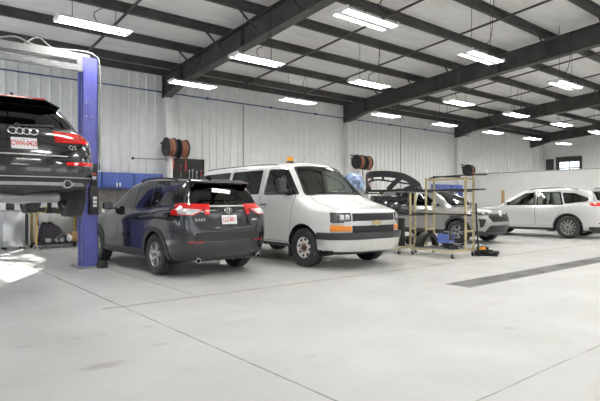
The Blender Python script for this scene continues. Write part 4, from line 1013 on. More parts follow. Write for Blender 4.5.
# ---- full-size passenger van
VAN_ROWS = [
 [(2.4,0,.36),(2.35,0,.36),(2.25,0,.36),(1.95,0,.36),(1.2,0,.36),(0,0,.36),(-1.0,0,.36),(-1.9,0,.36),(-2.5,0,.36),(-2.6,0,.36),(-2.65,0,.36)],
 [(2.58,0,.31),(2.55,.5,.31),(2.38,.80,.31),(1.95,.88,.36),(1.2,.90,.36),(0,.91,.36),(-1.0,.91,.36),(-1.9,.90,.36),(-2.66,.84,.38),(-2.74,.5,.38),(-2.75,0,.38)],
 [(2.66,0,.37),(2.62,.52,.37),(2.45,.83,.37),(1.95,.95,.42),(1.2,.965,.42),(0,.97,.42),(-1.0,.97,.42),(-1.9,.965,.42),(-2.72,.90,.44),(-2.80,.5,.44),(-2.81,0,.44)],
 [(2.70,0,.56),(2.67,.52,.56),(2.50,.85,.56),(1.95,.985,.62),(1.2,.99,.62),(0,.99,.62),(-1.0,.99,.62),(-1.9,.985,.62),(-2.74,.92,.62),(-2.82,.5,.62),(-2.83,0,.62)],
 [(2.71,0,.80),(2.68,.52,.80),(2.52,.86,.80),(1.95,.995,.84),(1.2,1.0,.86),(0,1.0,.86),(-1.0,1.0,.86),(-1.9,.995,.86),(-2.74,.93,.86),(-2.82,.5,.86),(-2.83,0,.86)],
 [(2.69,0,1.06),(2.66,.50,1.06),(2.49,.85,1.055),(1.95,.985,1.09),(1.25,.995,1.14),(0,.995,1.18),(-1.0,.995,1.18),(-1.9,.99,1.18),(-2.73,.92,1.18),(-2.81,.5,1.18),(-2.82,0,1.18)],
 [(2.50,0,1.17),(2.47,.46,1.165),(2.31,.80,1.15),(1.88,.95,1.19),(1.25,.985,1.25),(0,.985,1.28),(-1.0,.985,1.28),(-1.9,.98,1.28),(-2.72,.905,1.28),(-2.805,.5,1.28),(-2.81,0,1.28)],
 [(1.78,0,1.40),(1.76,.40,1.395),(1.70,.70,1.375),(1.60,.86,1.345),(1.25,.955,1.38),(0,.965,1.40),(-1.0,.965,1.40),(-1.9,.96,1.40),(-2.71,.885,1.40),(-2.79,.48,1.40),(-2.80,0,1.40)],
 [(1.40,0,1.74),(1.38,.38,1.735),(1.31,.66,1.715),(1.20,.79,1.69),(.95,.86,1.70),(0,.885,1.72),(-1.0,.885,1.72),(-1.9,.88,1.72),(-2.67,.80,1.72),(-2.75,.44,1.72),(-2.76,0,1.72)],
 [(1.06,0,2.03),(1.04,.36,2.02),(.97,.60,1.995),(.87,.70,1.975),(.70,.76,1.985),(0,.785,2.0),(-1.0,.785,2.0),(-1.9,.78,2.0),(-2.60,.70,1.99),(-2.68,.40,2.0),(-2.69,0,2.0)],
 [(.88,0,2.085),(.86,.28,2.08),(.80,.46,2.065),(.72,.54,2.06),(.6,.58,2.07),(0,.60,2.095),(-1.0,.60,2.10),(-1.9,.59,2.10),(-2.46,.50,2.08),(-2.54,.30,2.075),(-2.56,0,2.075)],
 [(.70,0,2.11),(.69,0,2.11),(.66,0,2.11),(.6,0,2.115),(.5,0,2.12),(0,0,2.135),(-1.0,0,2.14),(-1.9,0,2.135),(-2.3,0,2.11),(-2.40,0,2.105),(-2.45,0,2.10)]]
def van():
    root = thing('passenger_van', 'white passenger van with amber roof beacon, parked nose out', 'van')
    sh = Shell(VAN_ROWS, nc=5, nr=4); paint = 'white_paint'
    AF, AR, WZ = 1.73, -1.50, .375
    fl = lambda c: c.x > 1.6
    fd = rpoly([(1.30,.46),(1.40,1.0),(1.46,1.34),(1.28,1.62),(.92,1.965),(.30,1.985),(.33,.46)], .05)
    w1 = rpoly([(1.50,1.395),(1.05,1.85),(.93,1.94),(.42,1.95),(.40,1.40)], .05)
    w2 = rpoly([(.23,1.41),(.22,1.94),(-1.0,1.94),(-1.02,1.41)], .05)
    w3 = rpoly([(-1.12,1.41),(-1.10,1.94),(-2.54,1.92),(-2.62,1.42)], .06)
    sd = rpoly([(.27,.46),(.27,2.0),(-1.06,2.0),(-1.07,.46)], .04)
    spec = [
     ('hood', None, 'PAINT', 0, .02, [('T', [(2.60,0),(2.57,.48),(2.40,.76),(2.0,.83),(1.68,.74),(1.75,.42),(1.79,0),(1.75,-.42),(1.68,-.74),(2.0,-.83),(2.40,-.76),(2.57,-.48)])], {'gap': .008, 'nmin': .2, 'lim': lambda c: c.z > 1.05}),
     ('front_door', None, 'PAINT', 0, .03, [('S', fd)], {'sides': 'LR', 'gap': .008}),
     ('side_door', None, 'PAINT', 0, .03, [('S', sd)], {'sides': 'R', 'gap': .007}),
     ('rear_door', None, 'PAINT', 0, .03, [('B', rpoly([(.015,.62),(.82,.62),(.70,1.95),(.015,1.95)], .05))], {'sides': 'LR', 'gap': .006}),
     ('windshield', None, 'window_clear', -.004, .006, [('F', rpoly([(-.76,1.40),(-.4,1.425),(.4,1.425),(.76,1.40),(.59,1.965),(.3,1.99),(-.3,1.99),(-.59,1.965)], .05))], {'lim': lambda c: c.x < 1.85}),
     ('windshield_seal', None, 'black_plastic', .001, .01, [('F', rpoly([(-.81,1.375),(-.4,1.40),(.4,1.40),(.81,1.375),(.62,1.985),(.3,2.012),(-.3,2.012),(-.62,1.985)], .05))], {'lim': lambda c: c.x < 1.85, 'only': (0, 1)}),
     ('window', 'front_door', 'window_clear', -.004, .006, [('S', w1)], {'sides': 'LR'}),
     ('side_window', None, 'gloss_glass2', -.004, .006, [('S', w2)], {'sides': 'LR'}),
     ('side_window', None, 'gloss_glass2', -.004, .006, [('S', w3)], {'sides': 'LR'}),
     ('window', 'rear_door', 'gloss_glass2', -.004, .006, [('B', rpoly([(.07,1.42),(.74,1.42),(.65,1.90),(.07,1.90)], .05))], {'sides': 'LR'}),
     ('DEL', None, None, 0, 0, [('S', circ(AF, WZ+.02, .445)), ('S', circ(AR, WZ+.02, .43))], {'sides': 'LR', 'nmin': .05}),
     ('DEL', None, None, 0, 0, [('U', [(AF-.40,.58),(AF+.40,.58),(AF+.40,1.1),(AF-.40,1.1)]), ('U', [(AR-.40,.58),(AR+.40,.58),(AR+.40,1.1),(AR-.40,1.1)])], {'sides': 'LR', 'nmin': .05, 'lim': lambda c: c.z < .6}),
     ('rocker', None, 'gray_plastic', .003, .03, [('S', [(AF-.44,.34),(AF-.46,.43),(AR+.44,.43),(AR+.44,.34)])], {'sides': 'LR', 'nmin': .05}),
     ('grille', None, 'black_plastic', -.012, .02, [('F', [(-.575,.645),(.575,.645),(.575,1.045),(-.575,1.045)])], {'lim': fl}),
     ('grille_bar', None, 'chrome', .020, .05, [('F', rpoly([(-.90,.845),(-.5,.815),(.5,.815),(.90,.845),(.90,.875),(.5,.905),(-.5,.905),(-.90,.875)], .02))], {'lim': fl}),
     ('headlamp', None, 'dark_lens', .012, .04, [('F', [(.60,.90),(.97,.88),(.97,1.06),(.60,1.05)]), ('S', [(2.46,.87),(2.8,.87),(2.8,1.065),(2.49,1.065)])], {'sides': 'LR', 'nmin': .45, 'lim': fl}),
     ('turn_lamp', None, 'amber_lens', .016, .04, [('F', [(.59,.715),(.985,.715),(.985,.825),(.59,.81)]), ('S', [(2.47,.715),(2.8,.715),(2.8,.825),(2.48,.825)])], {'sides': 'LR', 'nmin': .45, 'lim': fl}),
     ('bumper', None, 'bumper_white', .070, .09, [('F', [(-1.05,.37),(1.05,.37),(1.05,.568),(-1.05,.568)]), ('L', [(2.17,.39),(2.9,.39),(2.9,.568),(2.17,.568)]), ('R', [(2.17,.39),(2.9,.39),(2.9,.568),(2.17,.568)])], {'nmin': .45, 'lim': fl}),
     ('bumper_pad', None, 'gray_plastic', .080, .10, [('F', [(-1.05,.573),(1.05,.573),(1.05,.69),(-1.05,.69)]), ('L', [(2.17,.573),(2.9,.573),(2.9,.69),(2.17,.69)]), ('R', [(2.17,.573),(2.9,.573),(2.9,.69),(2.17,.69)])], {'nmin': .45, 'lim': fl}),
     ('air_dam', None, 'black_plastic', .030, .04, [('F', [(-.95,.30),(.95,.30),(.95,.368),(-.95,.368)])], {'lim': fl}),
     ('rear_bumper', None, 'chrome', .07, .08, [('B', [(-1.02,.42),(1.02,.42),(1.02,.60),(-1.02,.60)])], {'lim': lambda c: c.x < -2}),
     ('tail_lamp', None, 'red_lens', .012, .03, [('B', [(.84,.85),(1.0,.85),(1.0,1.36),(.83,1.36)]), ], {'sides': 'LR', 'lim': lambda c: c.x < -2}),
    ]
    made = build_body(root, sh, spec, paint)
    put_wheels(root, make_wheel(.375, .245, .215, 'steel', 'white_steel'), (AF, AR), .855, WZ, .44)
    # lamps
    for s, sd in ((1, 'L'), (-1, 'R')):
        for yy in (.67, .77):
            p, n = sh.hit('F', s*yy, .975); bm = B(); box(bm, p+n*.012, (.03, .08, .095), rot=n.to_track_quat('X', 'Z').to_matrix(), bev=.012); obj('lamp_reflector', bm, 'clear_lens', made[('headlamp', sd)])
        bm = B(); pts = [sh.hit('F', s*y, .80)[0] for y in (.53, .70, .85, .93)]
        handle(made[('front_door', sd)], sh, s, .44, 1.20, 'black_plastic', .20)
        # towing-style door mirror
        bm = B(); pts = [sh.hit('T', x, s*.70)[0]+V((0, 0, .006)) for x in (.55, .2, -.4, -1.0, -1.6, -2.2, -2.45)]; path(bm, pts, .012, 6); obj('roof_drip_rail', bm, 'gray_plastic', root)
        bm = B(); a, _ = sh.hit('T', 1.76-.02, s*.25); b_ = sh.hit('F', s*.25-.55, 1.45)[0]; rod(bm, a+V((.02, 0, .02)), b_+V((.02, 0, .01)), .011); obj('wiper', bm, 'black_plastic', root)
        if s > 0: continue
        p, n = sh.hit(sd, 1.30, 1.42); bm = B(); yc = p.y+s*.19
        box(bm, (1.22, yc, 1.56), (.13, .20, .30), bev=.05, seg=3); mo = obj('mirror', bm, 'gray_plastic', made[('front_door', sd)] if False else root)
        bm = B(); box(bm, (1.25, p.y+s*.07, 1.45), (.08, .20, .06), bev=.015); box(bm, (1.25, p.y+s*.01, 1.44), (.20, .05, .12), bev=.015); obj('mirror_arm', bm, 'black_plastic', mo)
        bm = B(); box(bm, (1.152, yc, 1.57), (.006, .16, .23)); obj('mirror_glass', bm, 'mirror_dark', mo, smooth=0)
    bm = B()
    for k in range(4):
        for (z0, z1) in ((.665, .795), (.925, 1.03)):
            z = z0+(z1-z0)*k/3; path(bm, [sh.hit('F', -.555+1.11*i/8, z)[0]-V((.004, 0, 0)) for i in range(9)], .005, 5)
    for i in range(22):
        y = -.555+1.11*i/21
        for (z0, z1) in ((.655, .80), (.915, 1.035)): rod(bm, sh.hit('F', y, z0)[0]-V((.006, 0, 0)), sh.hit('F', y, z1)[0]-V((.006, 0, 0)), .003, 5)
    obj('grille_mesh', bm, 'gray_plastic', made[('grille', 'C')], smooth=0)
    bm = B(); pts = []
    for (z0, z1) in ((.648, .648), (1.045, 1.045)): path(bm, [sh.hit('F', -.57+1.14*i/8, z0)[0]+V((.004, 0, 0)) for i in range(9)], .009, 6)
    obj('grille_frame', bm, 'light_gray', made[('grille', 'C')])
    # bow-tie badge
    p, rt, up, n = face_basis(sh, 'F', 0, .86); q = M((rt, up, n)).transposed().to_4x4()
    def bow(sc, z0, z1, name, m):
        bt = [(-.145,-.032),(-.050,-.032),(-.042,-.055),(.055,-.055),(.060,-.032),(.135,-.032),(.145,.032),(.050,.032),(.042,.055),(-.055,.055),(-.060,.032),(-.135,.032)]
        bm = B(); prism(bm, [(a*sc, b*sc) for a, b in bt], lambda u, v: p+rt*u+up*v+n*z0, lambda u, v: p+rt*u+up*v+n*z1); return obj(name, bm, m, root, smooth=0)
    e = bow(1.0, .015, .032, 'emblem', 'chrome'); f = bow(.86, .032, .036, 'emblem_face', 'gold'); f.parent = e
    # beacon
    bm = B(); zt = sh.hit('T', .45, -.28)[0].z; lathe(bm, [(0, 0), (.085, 0), (.085, .03), (.07, .045), (0, .045)], M.Translation((.45, -.28, zt-.005)) @ M.Rotation(PI/2, 4, 'X'), 20); be = obj('beacon_base', bm, 'black_plastic', root)
    bm = B(); lathe(bm, [(0, .0), (.068, 0), (.068, .05), (.060, .085), (.04, .098), (0, .10)], M.Translation((.45, -.28, zt+.04)) @ M.Rotation(PI/2, 4, 'X'), 20); obj('beacon_lens', bm, 'beacon_amber', be)
    for s in (1, -1):
        bm = B(); bb(bm, AF-.50, AF-.47, s*.80-.14, s*.80+.14, .16, .60); obj('mud_flap', bm, 'rubber', root, smooth=0)
    # cabin
    bm = B(); bb(bm, -2.7, 1.6, -.86, .86, .46, .50); obj('cabin_floor', bm, 'trim_dark', root, smooth=0)
    bm = B(); box(bm, (1.42, 0, 1.26), (.44, 1.62, .26), bev=.09); box(bm, (1.5, 0, 1.36), (.30, 1.40, .05), bev=.02); obj('dashboard', bm, 'dash', root)
    bm = B(); prismZ(bm, [(1.42,-.60+1.0),(1.60,-.55+1.0),(1.56,-.2+1.0-.05),(1.40,-.24+1.0)], 1.392, 1.396); box(bm, (1.50, .30, 1.396), (.16, .24, .008), rot=.3); pa = obj('paper_sheets', bm, 'paper', root, smooth=0)
    for y in (.46, -.46): seat(root, .35, y, .52, .66, 'seat_gray')
    for x in (-.75, -1.75): seat(root, x, 0, 1.45, .66, 'seat_gray', bench=True)
    steering(root, 1.05, .46, 1.28)
    # exhaust and frame rails under the floor
    bm = B()
    for s in (1, -1): bb(bm, -2.6, 2.4, s*.45-.04, s*.45+.04, .30, .37)
    rod(bm, (AR, -.7, WZ), (AR, .7, WZ), .06, 10); rod(bm, (AF, -.7, WZ-.03), (AF, .7, WZ-.03), .045, 10); path(bm, [(1.0, .2, .31), (-1.0, .2, .31), (-2.5, .3, .33)], .035, 8)
    obj('chassis', bm, 'trim_dark', root)
    return root
MT['gloss_glass2'] = glass_mat('privacy_window_van', (.22,.225,.22), .95)
mk('bumper_white', (.66,.66,.65), rough=.22, metal=.55, coat=.3, var=.06, vscale=6)
dark = tag(rav4('compact_suv', 'charcoal_paint', front=True, rear=True, plate_txt='CLZ-8851'), 'charcoal compact SUV seen from behind, parked beside the white van', 'car')
dark.scale = (1.07,)*3; dark.location = (4.78, 10.383, 0); dark.rotation_euler = (0, 0, R(92.5))
silver = tag(rav4('compact_suv', 'silver_paint', True, True), 'silver compact SUV facing out behind the yellow parts carts', 'car')
silver.scale = (1.06,)*3; silver.location = (15.1, 10.80, 0); silver.rotation_euler = (0, 0, -PI/2)
au = lifted_suv(); au.location = (1.40, 9.52, 1.18); au.rotation_euler = (0, 0, PI/2)
hl = pearl_suv(); a = R(90+6); hl.rotation_euler = (0, 0, a)
# rear-left tyre contact sits at (19.1, 8.0)
hl.location = V((19.1, 8.05, 0))-M.Rotation(a, 3, 'Z') @ V((-1.36, .93, 0))*1.055; hl.scale = (1.055,)*3
vn = van(); vn.location = (7.74, 9.91, 0); vn.rotation_euler = (0, 0, -PI/2); vn.scale = (1.07, 1.07, 1.07)
# ------------------------------------------------------------------ two-post lift
lift = thing('two_post_lift', 'blue two-post vehicle lift holding up the black SUV', 'vehicle lift', (1.40, 10.95, 0))
def lift_col(s):
    """s = +1 right-hand post (in view), -1 the other; local origin midway between the posts"""
    x = s*1.90; bm = B(); w = .155; d = .16
    bb(bm, x-w, x+w, -d, -d+.012, .02, 4.3); bb(bm, x-w, x+w, d-.012, d, .02, 4.3); bb(bm, x+s*(w-.012), x+s*w, -d, d, .02, 4.3)
    bb(bm, x-s*w, x-s*(w-.012), -d, -d+.07, .02, 4.3); bb(bm, x-s*w, x-s*(w-.012), d-.07, d, .02, 4.3)
    c = obj('post', bm, 'lift_blue', lift, smooth=0)
    bm = B(); bb(bm, x-.27, x+.27, -.30, .26, 0, .022)
    for px in (-.22, .22):
        for py in (-.25, .21): rod(bm, (x+px, py, .02), (x+px, py, .06), .016, 6)
    obj('base_plate', bm, 'gray_metal', c, smooth=0)
    bm = B(); bb(bm, x-s*(w-.02)-.004, x-s*(w-.02)+.004, -.10, .10, .05, 4.2); obj('inner_cover', bm, 'lift_blue_dark', c, smooth=0)
    bm = B(); bb(bm, x-s*.06-.09, x-s*.06+.09, -.14, .14, .95, 1.75); bb(bm, x-s*.20-.05, x-s*.20+.05, -.13, .13, 1.06, 1.26); cr = obj('carriage', bm, 'black_metal', lift, smooth=0)
    for (py, ty) in ((-.10, -1.9), (.10, -.2)):
        bm = B(); a = V((x-s*.22, py, 1.16)); b = V((s*.72, ty, 1.20)); m_ = a.lerp(b, .62)
        bar(bm, a, m_, .13, .11); bar(bm, a.lerp(b, .5), b, .10, .08)
        rod(bm, b+V((0, 0, .03)), b+V((0, 0, .20)), .035, 12); rod(bm, b+V((0, 0, .20)), b+V((0, 0, .245)), .07, 14)
        ar = obj('arm', bm, 'black_metal', lift)
        bm = B(); rod(bm, b+V((0, 0, .235)), b+V((0, 0, .25)), .066, 14); obj('lift_pad', bm, 'rubber', ar)
        bm = B(); bar(bm, a.lerp(b, .60), a.lerp(b, .66), .135, .118); obj('arm_stripe', bm, 'shelf_yellow', ar, smooth=0)
    for k in range(2):
        for q in (-1, 1):
            bm = B(); rod(bm, (x+q*.05-.03, -d-.012, 3.35-k*.26), (x+q*.05-.03, -d, 3.35-k*.26), .017, 6); obj('bolt', bm, 'steel', c)
    return c
lift_col(1); lift_col(-1)
# lock box, rubber door guard and decals on the post in view
bm = B(); box(bm, (1.935, -.24, 1.36), (.17, .16, .56), bev=.01); box(bm, (1.95, -.22, 1.88), (.13, .12, .50), bev=.02); box(bm, (1.935, -.23, 1.62), (.13, .13, .10), bev=.01)
g = obj('door_guard', bm, 'black_metal', lift, smooth=30)
for a in ((-.3235, -.3205, 1.39, 1.45), (-.3235, -.3205, 1.31, 1.37), (-.3235, -.3205, 1.24, 1.29), (-.2835, -.2805, 1.80, 1.86)):
    bm = B(); bb(bm, 1.905, 1.98, *a); obj('decal', bm, 'plate_white', g, smooth=0)
for a in ((-.298, -.294, 1.60, 1.635), (-.284, -.280, 1.90, 1.93)):
    bm = B(); bb(bm, 1.905, 1.97, *a); obj('red_decal', bm, 'red_tool', g, smooth=0)
bm = B(); box(bm, (2.06, -.40, .055), (.18, .16, .11), bev=.012); box(bm, (2.06, -.40, .125), (.14, .12, .03), bev=.01)
tag(obj('rubber_block', bm, 'rubber', loc=(1.40, 10.95, 0)), 'black rubber lifting block on the floor against the blue lift post', 'block')
# overhead cross beam, hydraulic cover, cable loops
bm = B(); bb(bm, -1.9, 1.9, -.13, -.05, 4.22, 4.36); bb(bm, -1.9, 1.9, .05, .13, 4.22, 4.36); ob_ = obj('overhead_beam', bm, 'light_gray', lift, smooth=0)
bm = B(); bb(bm, -1.75, 1.72, -.21, -.14, 4.02, 4.10); rod(bm, (-1.8, -.175, 4.02), (1.72, -.175, 4.0), .035, 10); obj('shutoff_bar', bm, 'light_gray', lift)
bm = B(); bb(bm, 1.64, 1.74, -.22, -.165, 3.98, 4.24); obj('shutoff_bracket', bm, 'gray_metal', lift, smooth=0)
bm = B(); path(bm, smooth_path([(.2, -.1, 4.37), (.55, -.1, 4.47), (.85, -.1, 4.38), (1.3, -.1, 4.38), (1.75, -.1, 4.42), (1.98, -.16, 4.36), (2.08, -.19, 4.15), (2.09, -.19, 3.2), (2.08, -.19, 2.3), (2.04, -.19, 2.1)], 6), .016, 7)
path(bm, smooth_path([(.7, -.05, 4.37), (.95, -.05, 4.55), (1.2, -.05, 4.40), (1.6, -.05, 4.37)], 6), .014, 7); obj('hydraulic_hose', bm, 'light_gray', lift)
bm = B(); path(bm, smooth_path([(2.075, -.165, 4.1), (2.085, -.175, 3.3), (2.07, -.17, 2.6), (2.08, -.17, 2.0)], 6), .012, 6); obj('hydraulic_hose', bm, 'hose_black', lift)

# ------------------------------------------------------------------ left corner behind the lift
t = thing('parts_washer', 'stainless steel parts washer cabinet standing in the left corner', 'cabinet', (2.84, 16.1, 0))
bm = B(); box(bm, (0, 0, .58), (.60, .52, .98), bev=.015); obj('body', bm, 'stainless', t)
bm = B(); box(bm, (.02, -.268, .60), (.44, .016, .82), bev=.006); obj('door', bm, 'stainless', t)
bm = B(); box(bm, (.27, -.266, .62), (.035, .02, .9), bev=.004); box(bm, (.31, -.20, .55), (.03, .12, .9)); obj('side_channel', bm, 'black_metal', t)
bm = B(); box(bm, (0, 0, 1.085), (.64, .56, .035), bev=.01); obj('lid', bm, 'gray_metal', t)
for sx in (-.22, .22):
    for sy in (-.18, .18):
        bm = B(); rod(bm, (sx, sy-.02, .045), (sx, sy+.02, .045), .045, 12); rod(bm, (sx, sy, .05), (sx, sy, .10), .02, 8); obj('caster', bm, 'black_plastic', t)
bm = B(); box(bm, (0, 0, .10), (.20, .16, .20), bev=.02); lathe(bm, [(0, .0), (.05, 0), (.045, .08), (0, .09)], M.Translation((0, 0, .19)) @ M.Rotation(PI/2, 4, 'X'), 14)
tag(obj('parts_bin', bm, 'gray_plastic', loc=(2.76, 16.1, 1.102)), 'small dark bin on top of the stainless parts washer', 'bin')
t = thing('storage_rack', 'low yellow storage frame on casters behind the blue lift', 'rack', (3.92, 15.95, 0))
for sx in (-.58, .58):
    for sy in (-.28, .28):
        bm = B(); bb(bm, sx-.025, sx+.025, sy-.025, sy+.025, .10, 1.10); obj('post', bm, 'shelf_yellow', t, smooth=0)
        bm = B(); rod(bm, (sx, sy-.02, .05), (sx, sy+.02, .05), .05, 12); rod(bm, (sx, sy, .05), (sx, sy, .11), .02, 8); obj('caster', bm, 'black_plastic', t)
for sy in (-.28, .28):
    bm = B(); bb(bm, -.555, .555, sy-.02, sy+.02, 1.03, 1.09); obj('beam', bm, 'shelf_yellow', t, smooth=0)
for sx in (-.58, .58):
    bm = B(); bb(bm, sx-.02, sx+.02, -.255, .255, 1.03, 1.09); obj('beam', bm, 'shelf_yellow', t, smooth=0)
bm = B(); bb(bm, -.60, .60, -.30, .30, .12, .17); obj('deck', bm, 'black_metal', t, smooth=0)
bm = B(); bb(bm, -.52, .52, -.26, .26, 1.035, 1.06); obj('top_deck', bm, 'black_metal', t, smooth=0)
# tarp-covered engine
bm = B(); n = 22; prof = [(-.40, .06), (-.36, .42), (-.30, .56), (-.12, .58), (.06, .46), (.24, .26), (.34, .10)]
def hz(x):
    for (a, h0), (b, h1) in zip(prof, prof[1:]):
        if a <= x <= b: return h0+(h1-h0)*(x-a)/(b-a)
    return .05
gr = []
for i in range(n+1):
    x = -.40+.74*i/n; row = []
    for j in range(13):
        q = j/12*2-1; y = .235*q; h = hz(x)*(1-abs(q)**5*.75)+.02*math.sin(9*x+4*q)*math.cos(7*q)+.012*math.sin(23*x-11*q)
        row.append((x+.01*math.sin(9*q), y, max(.02, h)))
    gr.append(row)
vs = [[bm.verts.new(p) for p in r] for r in gr]; vb = [[bm.verts.new((p[0], p[1], 0)) for p in r] for r in gr]
for i in range(n):
    for j in range(12):
        bm.faces.new((vs[i][j], vs[i+1][j], vs[i+1][j+1], vs[i][j+1])); bm.faces.new((vb[i][j], vb[i][j+1], vb[i+1][j+1], vb[i+1][j]))
    bm.faces.new((vs[i][0], vb[i][0], vb[i+1][0], vs[i+1][0])); bm.faces.new((vs[i][12], vs[i+1][12], vb[i+1][12], vb[i][12]))
for i in (0, n):
    for j in range(12): bm.faces.new((vs[i][j], vs[i][j+1], vb[i][j+1], vb[i][j]))
t = thing('covered_engine', 'dark purple tarp thrown over an engine on the yellow frame', 'engine', (3.86, 15.93, .17))
obj('tarp', bm, 'tarp', t, smooth=60)
bm = B(); path(bm, smooth_path([(-.1, -.27, .06), (.05, -.275, .16), (.14, -.27, .24), (.25, -.265, .27)], 5), .014, 7); rod(bm, (.0, -.30, .06), (.0, -.22, .06), .05, 14); rod(bm, (.14, -.30, .07), (.14, -.24, .07), .06, 14); box(bm, (-.22, -.265, .07), (.16, .05, .12), bev=.02)
obj('engine_block', bm, 'gray_metal', t)
bm = B(); bmesh.ops.create_icosphere(bm, subdivisions=3, radius=.11, matrix=M.Diagonal((.75, .7, 1.1, 1)))
for v in bm.verts: v.co *= 1+.16*math.sin(v.co.x*40+v.co.z*31)*math.cos(v.co.y*37)
tag(obj('rag', bm, 'rag', loc=(4.22, 15.74, .285), smooth=60), 'crumpled white rag between the purple tarp and the wooden box', 'rag')
t = thing('wooden_box', 'small brown wooden box on the right end of the yellow frame', 'box', (4.40, 15.93, .17))
bm = B()
for z in (.02, .11, .20): bb(bm, -.10, .10, -.20, -.185, z, z+.08); bb(bm, -.10, .10, .185, .20, z, z+.08); bb(bm, -.10, -.085, -.185, .185, z, z+.08); bb(bm, .085, .10, -.185, .185, z, z+.08)
obj('slats', bm, 'wood', t, smooth=0)
bm = B(); bb(bm, -.10, .10, -.20, .20, 0, .02); obj('bottom', bm, 'wood', t, smooth=0)
bm = B(); lathe(bm, [(.02, -.05), (.07, -.05), (.07, .05), (.02, .05)], M.Translation((0, 0, .07)), 18, closed=True); box(bm, (.06, 0, .03), (.16, .08, .06), bev=.01)
tag(obj('steel_hub', bm, 'steel', loc=(3.28, 15.48, 0)), 'bare steel hub lying on the floor beside the stainless washer', 'car part')
bm = B(); path(bm, smooth_path([(3.62, D-.09, 2.0), (3.62, D-.11, 1.6), (3.66, D-.14, 1.3), (3.58, D-.12, 1.0), (3.62, D-.10, .6)], 6), .022, 8); bb(bm, 3.58, 3.66, D-.09, D-.036, 1.96, 2.08)
tag(obj('air_hose', bm, 'pipe_blue'), 'blue air hose hanging on the wall above the purple tarp', 'hose')

# ------------------------------------------------------------------ back wall: bench, cabinets, board
t = thing('workbench', 'long grey workbench under the blue wall cabinets behind the charcoal SUV', 'workbench', (6.06, 16.3, 0))
bm = B(); bb(bm, -1.5, 1.5, -.35, .40, .90, .95); obj('worktop', bm, 'gray_metal', t, smooth=0)
for sx in (-1.42, 1.42):
    for sy in (-.30, .35):
        bm = B(); bb(bm, sx-.03, sx+.03, sy-.03, sy+.03, 0, .90); obj('leg', bm, 'black_metal', t, smooth=0)
bm = B(); bb(bm, -1.4, 1.4, -.28, .33, .30, .33); obj('shelf', bm, 'gray_metal', t, smooth=0)
mk('backboard', (.22,.20,.18), rough=.7, var=.25, vscale=9)
bm = B(); bb(bm, -1.5, 1.5, .41, .43, .95, 1.74); obj('back_panel', bm, 'backboard', t, smooth=0)
def wall_cabinet(x, z0, z1, w, label, group):
    t = thing('wall_cabinet', label, 'cabinet', (x, 16.56, z0), 0, group); h = z1-z0
    bm = B(); box(bm, (0, 0, h/2), (w-.01, .36, h), bev=.008); obj('body', bm, 'cabinet_blue', t)
    for s in (-1, 1):
        bm = B(); box(bm, (s*w*.245, -.19, h/2), (w*.475, .02, h-.03), bev=.006); d = obj('door', bm, 'cabinet_blue', t)
        bm = B(); box(bm, (s*.05, -.212, .12), (.05, .03, .13), bev=.01); obj('handle', bm, 'white_metal', d)
    return t
for k, (x, lb) in enumerate(((4.85, 'blue wall cabinet nearest the lift post above the grey workbench'), (5.88, 'blue wall cabinet in the middle of the three above the workbench'), (6.91, 'blue wall cabinet at the right end above the workbench'))):
    wall_cabinet(x, 1.76, 2.27, 1.02, lb, 'blue wall cabinets')
for x, lb in ((23.5, 'blue wall cabinet behind the silver SUV, left of two'), (24.75, 'blue wall cabinet behind the silver SUV, right of two')):
    wall_cabinet(x, 1.60, 2.24, 1.22, lb, 'far blue wall cabinets')
bm = B(); lathe(bm, [(0, 0), (.05, 0), (.05, .20), (.02, .25), (.02, .29), (0, .29)], M.Rotation(PI/2, 4, 'X'), 16)
bo = tag(obj('spray_bottle', bm, 'white_metal', loc=(5.30, 16.05, .95)), 'white bottle with a red cap on the grey workbench', 'bottle')
bm = B(); lathe(bm, [(0, .27), (.026, .27), (.026, .33), (0, .33)], M.Rotation(PI/2, 4, 'X'), 14); obj('cap', bm, 'red_tool', bo)
bm = B(); box(bm, (0, 0, .09), (.34, .24, .18), bev=.012); tag(obj('carton', bm, 'backboard', loc=(4.85, 16.2, .95)), 'brown carton on the left end of the grey workbench', 'box')
t = thing('tool_board', 'black tool board on the back wall right of the hose reels', 'tool board', (8.54, D-.06, 0))
bm = B(); bb(bm, -.60, .60, -.03, .0, 1.75, 2.84); obj('panel', bm, 'black_plastic', t, smooth=0)
bm = B(); bb(bm, -.62, .62, -.05, .01, 2.84, 2.87); bb(bm, -.62, -.60, -.05, .01, 1.75, 2.84); bb(bm, .60, .62, -.05, .01, 1.75, 2.84); obj('board_frame', bm, 'black_metal', t, smooth=0)
for (x, z, L, m, lb, nm) in ((8.22, 2.62, .42, 'red_tool', 'long red-handled tool hanging at the left of the black board', 'pry_bar'), (8.55, 2.42, .20, 'steel', 'steel wrench hanging left of centre on the black board', 'wrench'), (8.68, 2.45, .28, 'steel', 'longest steel wrench hanging on the black board', 'wrench'), (8.84, 2.40, .18, 'steel', 'short steel wrench hanging right of centre on the black board', 'wrench'), (9.02, 2.45, .34, 'red_tool', 'red-handled tool hanging at the right of the black board', 'screwdriver')):
    y = D-.125; tt = thing(nm, lb, 'tool', (x, y, z))
    bm = B(); rod(bm, (0, 0, 0), (0, 0, -L*.5), .018 if 'red' in m else .012, 8); obj('handle', bm, m, tt)
    bm = B()
    if nm == 'wrench': lathe(bm, [(.014, -.010), (.032, -.010), (.032, .010), (.014, .010)], M.Translation((0, 0, .02)), 14, closed=True); bar(bm, (0, 0, -L*.5), (0, 0, -L), .02, .01, (0, 1, 0)); box(bm, (.016, 0, -L-.012), (.014, .014, .04)); box(bm, (-.016, 0, -L-.012), (.014, .014, .04))
    else: rod(bm, (0, 0, -L*.5), (0, 0, -L), .008, 8); box(bm, (0, 0, .0), (.05, .02, .025), bev=.004)
    obj('head', bm, 'steel', tt)
    bm = B(); rod(bm, (0, .034, .005), (0, -.02, .005), .005, 6); obj('hook', bm, 'steel', tt)
